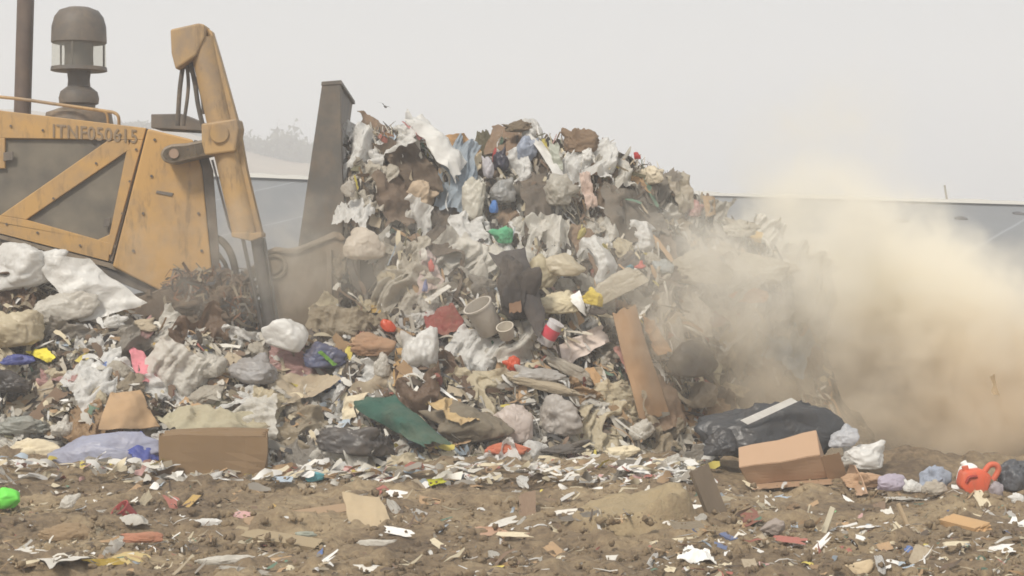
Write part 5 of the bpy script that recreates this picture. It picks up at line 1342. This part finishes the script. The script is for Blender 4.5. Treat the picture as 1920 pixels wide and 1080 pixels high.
# ------------------------------------------------------------------ countless shreds: one mass on the heap, one on the soil
LIT = np.array([PAL[k] for k in ('brown', 'dark brown', 'olive', 'grey', 'beige', 'dirty white', 'tan', 'dark grey', 'off-white', 'cream', 'pale grey', 'faded red', 'pale blue', 'faded pink', 'yellow', 'white', 'dusty green')])
LW = np.array([9, 9, 5, 7, 8, 10, 6, 5, 10, 7, 7, 1.4, 1.4, 1, .8, 8, .8]); LW = LW / LW.sum()
def shreds(px, py, on_heap, length, width, ang, seg=5, lift=.05, cols=None, wgt=None):
    N = len(px)
    if on_heap: Q = heap_pt(px, py)
    else:
        Y = ground_Yv(px, py); Q = np.stack([(px - 960) * Y / FPX, Y, HC - (py - HY) * Y / FPX], -1)
    if on_heap: nr = np.stack([RNG.normal(0, .5, N), -1 + RNG.normal(0, .4, N), .5 + RNG.normal(0, .5, N)], -1)
    else: nr = np.stack([RNG.normal(0, .4, N), RNG.normal(-.3, .4, N), np.ones(N)], -1)
    nr /= np.linalg.norm(nr, axis=1)[:, None]
    a = np.radians(ang)
    dirv = np.stack([np.sin(a), np.zeros(N), -np.cos(a)], -1) if on_heap else np.stack([np.sin(a), np.cos(a), 0 * a], -1)
    dirv = dirv - (dirv * nr).sum(1)[:, None] * nr; dirv /= np.linalg.norm(dirv, axis=1)[:, None] + 1e-6
    side = np.cross(dirv, nr)
    V = []
    amp = RNG.uniform(.05, .3, N) * length; ph = RNG.uniform(0, 6, N); fr = RNG.uniform(2, 7, N); tw = RNG.normal(0, 1.4, N)
    for k in range(seg):
        t = k / (seg - 1)
        c = Q + dirv * ((t - .3) * length)[:, None] + nr * (lift * RNG.uniform(.2, 1.2, N) * 0 + lift + amp * .5 * np.sin(ph + fr * t))[:, None] + side * (amp * .6 * np.sin(ph * 2 + fr * t * .8))[:, None]
        th = tw * t; sd = side * np.cos(th)[:, None] + nr * np.sin(th)[:, None]
        w = width * (RNG.uniform(.55, 1.1, N)) * (.6 if k in (0, seg - 1) else 1)
        V += [c - sd * (w / 2)[:, None], c + sd * (w / 2)[:, None]]
    V = np.stack(V, 1)
    base = (np.arange(N) * 2 * seg)[:, None]
    F = np.concatenate([base + np.array([[2 * k, 2 * k + 1, 2 * k + 3, 2 * k + 2]]) for k in range(seg - 1)], 0)
    cc = (LIT if cols is None else cols)[RNG.choice(len(LIT if cols is None else cols), N, p=LW if wgt is None else wgt)] * RNG.uniform(.65, 1.1, (N, 1)) * .85 + .15 * np.array([[.2, .165, .12]])
    return V.reshape(-1, 3), F, np.repeat(cc, 2 * seg, 0)

def merged(name, parts, m, label, cat):
    V = []; F = []; C = []; o = 0
    for v, f, c in parts: V.append(v); F.append(f + o); C.append(c); o += len(v)
    ob = link(name, np_mesh(name, np.concatenate(V), np.concatenate(F), m, True, np.concatenate(C)))
    return tag(ob, label, cat, kind="stuff")
N = 2000
px = RNG.uniform(655, 1560, N); cr, cy, to = heap_cols(px)
keep = (px < 1330) | (RNG.uniform(0, 1, N) < .2); px, cr, to = px[keep], cr[keep], to[keep]; N = len(px)
py = cr - 3 + (to - cr) * RNG.uniform(0, 1, N) ** 1.25
p1 = shreds(px, py, True, RNG.uniform(.15, .6, N), RNG.uniform(.012, .07, N), RNG.normal(14, 18, N), seg=8, lift=.015)
N = 1700
px = RNG.uniform(-60, 1330, N); cr, cy, to = heap_cols(px)
py = np.maximum(cr, np.where(px > 640, 590, 0)); py = py + (to - py) * RNG.uniform(0, 1, N)
p2 = shreds(px, py, True, RNG.uniform(.06, .36, N), RNG.uniform(.012, .09, N), RNG.normal(62, 30, N), seg=7)
N = 900      # blunt flakes
px = RNG.uniform(-60, 1560, N); cr, cy, to = heap_cols(px); py = cr + (to - cr) * RNG.uniform(0, 1, N)
p3 = shreds(px, py, True, RNG.uniform(.06, .14, N), RNG.uniform(.05, .13, N), RNG.uniform(-90, 90, N), seg=3)
N = 240       # ragged crest
px = np.clip(RNG.choice([668, 700, 735, 780, 955, 990, 1075, 1115, 1205, 1260, 1340], N) + RNG.normal(0, 18, N), 652, 1540); cr, cy, to = heap_cols(px)
p4 = shreds(px, cr + 3 + RNG.uniform(-4, 10, N), True, RNG.uniform(.08, .24, N), RNG.uniform(.006, .025, N), RNG.normal(170, 38, N))
merged("shredded_litter", [p1, p2, p3, p4], tint_mat("shreds"), "countless thin shreds of film, rag and paper matted over the heap", "litter")

N = 3600
px = RNG.uniform(-60, 1980, N); py = 896 + (1080 - 896) * RNG.uniform(0, 1, N) ** .9
py = np.where(px > 1250, py + 8, py)
clus = vn(np.stack([px * .012, py * .03, px * 0], 1), 1, 301) + .6 * vn(np.stack([px * .04, py * .09, px * 0], 1), 1, 302)
keep = clus + RNG.uniform(-.5, .5, N) + .25 * (px > 1250) > -.05
px, py = px[keep], py[keep]; N = len(px)
gcol = np.array([PAL[k] for k in ('tan', 'brown', 'beige', 'off-white', 'cream', 'grey', 'dark brown', 'white', 'pale blue', 'faded red', 'dusty green')]); gw = np.array([5, 5, 5, 5, 5, 3, 4, 5, .9, .8, .9]); gw /= gw.sum()
g1 = shreds(px, py, False, RNG.uniform(.02, .05, N) + .2 * RNG.uniform(0, 1, N) ** 4, RNG.uniform(.006, .04, N), RNG.normal(90, 50, N), seg=4, lift=.012, cols=gcol, wgt=gw)
N = 2200
px = RNG.uniform(-60, 1330, N); py = RNG.normal(884, 11, N)
rcol = np.array([PAL[k] for k in ('white', 'off-white', 'cream', 'faded pink', 'tan', 'beige', 'pale blue', 'faded red', 'grey', 'yellow')]); rw = np.array([9, 7, 5, 1.5, 3, 3, 1, 1, 2, .5]); rw /= rw.sum()
g2 = shreds(px, py, False, RNG.uniform(.05, .26, N), RNG.uniform(.02, .10, N), RNG.normal(90, 18, N), seg=5, lift=.03, cols=rcol, wgt=rw)
merged("scattered_litter", [g1, g2], bpy.data.materials["shreds"], "tiny bits of paper, plastic and wood strewn over the bare soil", "litter")

# soil clods
ICO2 = ico(2)
def clods(N, pxr, pyr, rr):
    V0, F0 = ICO2; n0 = len(V0)
    px = RNG.uniform(*pxr, N); py = RNG.uniform(*pyr, N)
    Y = ground_Yv(px, py)
    c = np.stack([(px - 960) * Y / FPX, Y, HC - (py - HY) * Y / FPX], -1)
    r = rr[0] + (rr[1] - rr[0]) * RNG.uniform(0, 1, N) ** 3
    rad = 1 + .75 * RNG.uniform(-.5, .5, (N, n0))
    Vv = V0[None] * rad[..., None] * r[:, None, None] * RNG.uniform(.6, 1.3, (N, 1, 3)) + c[:, None, :]
    return Vv.reshape(-1, 3), (F0[None] + (np.arange(N) * n0)[:, None, None]).reshape(-1, 3)
V1, F1_ = clods(6500, (-60, 1980), (893, 1085), (.005, .034))
tag(link("soil_clods", np_mesh("soil_clods", V1, F1_, SOIL, smooth=False)), "loose lumps of brown soil all over the foreground", "soil clods", kind="stuff")
# clods and rags jammed over the track
def jam():
    V0, F0 = ICO4b; n0 = len(V0); Vs = []; Fs = []
    for i in range(64):
        px = RNG.uniform(325, 478); py = RNG.uniform(530, 640); Y = YN - .12 - RNG.uniform(0, .18)
        r = RNG.uniform(.05, .14)
        q = V0 * (1 + .5 * fbm(V0, 1.8, 1000 + i, 4) + .2 * ridge(V0, 4, 1100 + i))[:, None] * r * RNG.uniform(.6, 1.3, 3) + np.array(P(px, py, Y))
        Vs.append(q); Fs.append(F0 + n0 * (len(Vs) - 1))
    return np.concatenate(Vs) - np.array(dz.location), np.concatenate(Fs)
Vj, Fj = jam()
link("caked_mud", np_mesh("caked_mud", Vj, Fj, MUD), dz)
def jam_rags():
    n_ = 420; Vs = []; Fs = []; Cs = []
    pal_ = np.array([PAL[k] for k in ('dark brown', 'brown', 'dark grey', 'rust', 'grey', 'beige')])
    for i in range(n_):
        c = np.array(P(RNG.uniform(318, 485), RNG.uniform(512, 632), YN - .22 - RNG.uniform(0, .15))); L_ = RNG.uniform(.08, .3); w_ = RNG.uniform(.008, .04)
        a = R(RNG.normal(70, 45)); d = np.array([math.sin(a), RNG.normal(0, .3), -math.cos(a)]); sd = np.array([-d[2], RNG.normal(0, .4), d[0]])
        for k in range(4):
            t_ = k / 3 - .5; o_ = sd * .06 * math.sin(5 * t_ + i)
            Vs += [c + d * L_ * t_ + o_ - sd * w_ / 2, c + d * L_ * t_ + o_ + sd * w_ / 2]
        Fs += [[i * 8 + 2 * k, i * 8 + 2 * k + 1, i * 8 + 2 * k + 3, i * 8 + 2 * k + 2] for k in range(3)]
        Cs += [pal_[RNG.randint(6)] * RNG.uniform(.5, 1)] * 8
    return np.array(Vs) - np.array(dz.location), np.array(Fs), np.array(Cs)
Vj, Fj, Cj = jam_rags()
tag(link("jammed_rags", np_mesh("jammed_rags", Vj, Fj, bpy.data.materials["shreds"], True, Cj), dz), kind="stuff")

# ------------------------------------------------------------------ small far things
def bird(px, py, Y, span, label, dark=(.06, .06, .06)):
    c = P(px, py, Y); s = span / 2
    V = [(-s, .05, .22 * s), (-.45 * s, -.12 * s, .30 * s), (-.08 * s, -.14 * s, .06 * s), (-.08 * s, .2 * s, .05 * s), (-.5 * s, .12 * s, .28 * s),
         (s, .05, -.1 * s), (.45 * s, -.12 * s, .14 * s), (.08 * s, -.14 * s, .06 * s), (.08 * s, .2 * s, .05 * s), (.5 * s, .12 * s, .13 * s)]
    F = [(0, 1, 4), (1, 2, 3, 4), (5, 9, 6), (6, 9, 8, 7)]
    n0 = len(V)
    Vb, Fb = ico(2); Vb = Vb * np.array([.13 * s, .42 * s, .12 * s]) * (1 - .25 * (Vb[:, 1:2] > .4))
    V = np.concatenate([np.array(V), Vb]); F = F + [tuple(n0 + f) for f in Fb]
    o = link("bird", np_mesh("bird", V, F, mat(dark, 'cloth', .1)), None, c)
    o.rotation_euler = (R(20), R(12), R(35))
    return tag(o, label, "bird", None)
bird(722, 200, 30, .32, "dark bird gliding in the white sky right of the blade's top")
for i, (a, b_, lab) in enumerate(((1690, 415, "dark sandbag on the grey slope, leftmost of the three and deepest in dust"), (1801, 411, "dark sandbag on the grey slope, middle one of the three"), (1912, 402, "dark sandbag on the grey slope at the picture's right edge"))):
    Yb2 = 36 + 22 * np.clip((HC - (b_ - HY) * 50 / FPX) / (HC - (rim_row(a) - HY) * 58 / FPX), 0, 1)
    # meet the slope: solve along the view ray
    for _ in range(6):
        z = HC - (b_ - HY) * Yb2 / FPX; zt = HC - (rim_row(a) - HY) * 58 / FPX; Yb2 = .5 * Yb2 + .5 * (36 + 22 * (z + .05) / (zt + .05))
    Q, Fq = bag_shape(1500 + i, 0, 12, 8, base=ICO3)
    o = link("sandbag", np_mesh("sandbag", Q * np.array([.24, .16, .1]), Fq, mat((.07, .07, .075), 'cloth', .1)), None, P(a, b_, Yb2 - .05))
    tag(o, lab, "sandbag", "sandbags holding down the grey liner")
MB().tube([P(1776, 378, 58), P(1771, 347, 58)], .035, 8).build("marker_stake", mat((.3, .27, .22), 'wood', .1), None)
tag(bpy.data.objects["marker_stake"], "thin leaning stake standing on the far pale rim", "stake")
Q, Fq = film_shape(1600, 20, 10, .5, .2, .8)
o = inst("flying_scrap", np_mesh("flying_scrap", Q, Fq, mat((.42, .30, .17), 'card', .1)), P(1864, 722, 18.6), frame((.3, -1, .2), 8), (.035, .11, .06))
tag(o, "ragged brown scrap hanging in the air inside the dust cloud", "scrap")

# ------------------------------------------------------------------ dust thrown up, and the general haze
def dust(name, lo, hi, blobs, color, aniso, noise_scale, label, step=None):
    c = [(lo[i] + hi[i]) / 2 for i in range(3)]
    bm = bmesh.new(); r = bmesh.ops.create_cube(bm, size=1)
    for v in r['verts']: v.co = Vector([v.co[i] * (hi[i] - lo[i]) + c[i] for i in range(3)])
    me = bpy.data.meshes.new(name); bm.to_mesh(me); bm.free()
    m = bpy.data.materials.new(name); m.use_nodes = True; N = m.node_tree.nodes; L = m.node_tree.links
    N.clear()
    out = N.new("ShaderNodeOutputMaterial"); pv = N.new("ShaderNodeVolumePrincipled")
    L.new(pv.outputs[0], out.inputs['Volume'])
    pv.inputs['Color'].default_value = (*color, 1); pv.inputs['Anisotropy'].default_value = aniso
    tc = N.new("ShaderNodeTexCoord")
    nz = N.new("ShaderNodeTexNoise"); nz.inputs['Scale'].default_value = noise_scale; nz.inputs['Detail'].default_value = 6; nz.inputs['Roughness'].default_value = .6
    L.new(tc.outputs['Object'], nz.inputs['Vector'])
    sub = N.new("ShaderNodeVectorMath"); sub.operation = 'SUBTRACT'; sub.inputs[1].default_value = (.5, .5, .5); L.new(nz.outputs['Color'], sub.inputs[0])
    wob = N.new("ShaderNodeVectorMath"); wob.operation = 'MULTIPLY_ADD'; wob.inputs[1].default_value = (2.6, 1.6, 2.6)
    L.new(sub.outputs[0], wob.inputs[0]); L.new(tc.outputs['Object'], wob.inputs[2])
    acc = None
    for (px, py, Y, rx, rz, ry, w) in blobs:
        cc = P(px, py, Y); k = Y / FPX
        s1 = N.new("ShaderNodeVectorMath"); s1.operation = 'SUBTRACT'; s1.inputs[1].default_value = cc; L.new(wob.outputs[0], s1.inputs[0])
        s2 = N.new("ShaderNodeVectorMath"); s2.operation = 'DIVIDE'; s2.inputs[1].default_value = (rx * k, ry, rz * k); L.new(s1.outputs[0], s2.inputs[0])
        ln = N.new("ShaderNodeVectorMath"); ln.operation = 'LENGTH'; L.new(s2.outputs[0], ln.inputs[0])
        mr = N.new("ShaderNodeMapRange"); mr.interpolation_type = 'SMOOTHSTEP'
        mr.inputs['From Min'].default_value = 1.0; mr.inputs['From Max'].default_value = 0.25; mr.inputs['To Min'].default_value = 0; mr.inputs['To Max'].default_value = w
        L.new(ln.outputs['Value'], mr.inputs['Value'])
        if acc is None: acc = mr.outputs['Result']
        else:
            ad = N.new("ShaderNodeMath"); ad.operation = 'ADD'; L.new(acc, ad.inputs[0]); L.new(mr.outputs['Result'], ad.inputs[1]); acc = ad.outputs[0]
    r2 = N.new("ShaderNodeMapRange"); r2.inputs['From Min'].default_value = .38; r2.inputs['From Max'].default_value = .62; r2.inputs['To Min'].default_value = .12; r2.inputs['To Max'].default_value = 1.35
    L.new(nz.outputs['Fac'], r2.inputs['Value'])
    mu = N.new("ShaderNodeMath"); mu.operation = 'MULTIPLY'; L.new(acc, mu.inputs[0]); L.new(r2.outputs['Result'], mu.inputs[1])
    n3 = N.new("ShaderNodeTexNoise"); n3.inputs['Scale'].default_value = noise_scale * 3.2; n3.inputs['Detail'].default_value = 5; n3.inputs['Distortion'].default_value = .8; L.new(tc.outputs['Object'], n3.inputs['Vector'])
    r3 = N.new("ShaderNodeMapRange"); r3.inputs['From Min'].default_value = .36; r3.inputs['From Max'].default_value = .62; r3.inputs['To Min'].default_value = .3; r3.inputs['To Max'].default_value = 1.5; L.new(n3.outputs['Fac'], r3.inputs['Value'])
    m3 = N.new("ShaderNodeMath"); m3.operation = 'MULTIPLY'; L.new(mu.outputs[0], m3.inputs[0]); L.new(r3.outputs['Result'], m3.inputs[1])
    L.new(m3.outputs[0], pv.inputs['Density'])
    sz = N.new("ShaderNodeSeparateXYZ"); L.new(tc.outputs['Object'], sz.inputs[0])
    mz = N.new("ShaderNodeMapRange"); mz.inputs['From Min'].default_value = .1; mz.inputs['From Max'].default_value = 1.7; L.new(sz.outputs[2], mz.inputs['Value'])
    mc = N.new("ShaderNodeMixRGB"); mc.inputs['Color1'].default_value = (.89, .79, .64, 1); mc.inputs['Color2'].default_value = (*color, 1)
    L.new(mz.outputs['Result'], mc.inputs['Fac']); L.new(mc.outputs[0], pv.inputs['Color'])
    me.materials.append(m)
    o = link(name, me)
    return tag(o, label, "dust", kind="stuff")
# px, py, depth, radius x px, radius z px, radius y m, density
dust("dust_cloud", (1.5, 16.9, -.3), (7.4, 24.5, 4.9), [
    (1850, 660, 20.3, 330, 260, 2.0, 3.6),
    (1670, 590, 20.6, 260, 250, 2.0, 3.2),
    (1570, 470, 20.6, 200, 200, 1.6, 2.2),
    (1560, 300, 21.5, 190, 250, 1.2, .55),
    (1470, 600, 18.8, 200, 270, .9, 1.3),
    (1450, 500, 19.3, 180, 160, .8, .8),
    (1960, 780, 20.0, 280, 160, 2.0, 1.3),
    (1640, 810, 18.8, 360, 130, 1.3, 1.1)],
    (.998, .97, .895), .0, .8, "thick yellowish dust cloud billowing right of the heap")
dust("dust_veil", (-4.2, 16.2, -.1), (2.9, 18.9, 3.4), [
    (1180, 500, 17.9, 330, 200, .8, .30),
    (880, 480, 18.0, 260, 150, .7, .24),
    (420, 530, 18.5, 420, 180, .6, .5),
    (640, 480, 18.5, 200, 200, .6, .35),
    (1370, 600, 17.8, 240, 250, .9, .9)],
    (.96, .92, .84), .15, .9, "thin veil of brown dust drifting in front of the heap and blade")

lo = (-330, -40, -1.6); hi = (330, 335, 36)
bm = bmesh.new(); r = bmesh.ops.create_cube(bm, size=1)
for v in r['verts']: v.co = Vector([v.co[i] * (hi[i] - lo[i]) + (hi[i] + lo[i]) / 2 for i in range(3)])
me = bpy.data.meshes.new("haze"); bm.to_mesh(me); bm.free()
hz = bpy.data.materials.new("haze"); hz.use_nodes = True; hz.node_tree.nodes.clear()
ho = hz.node_tree.nodes.new("ShaderNodeOutputMaterial"); hv = hz.node_tree.nodes.new("ShaderNodeVolumePrincipled")
hv.inputs['Color'].default_value = (.955, .97, 1.0, 1); hv.inputs['Density'].default_value = .0048
hz.node_tree.links.new(hv.outputs[0], ho.inputs['Volume']); me.materials.append(hz)
tag(link("haze", me), "pale dusty haze filling the air over the landfill", "haze", kind="stuff")
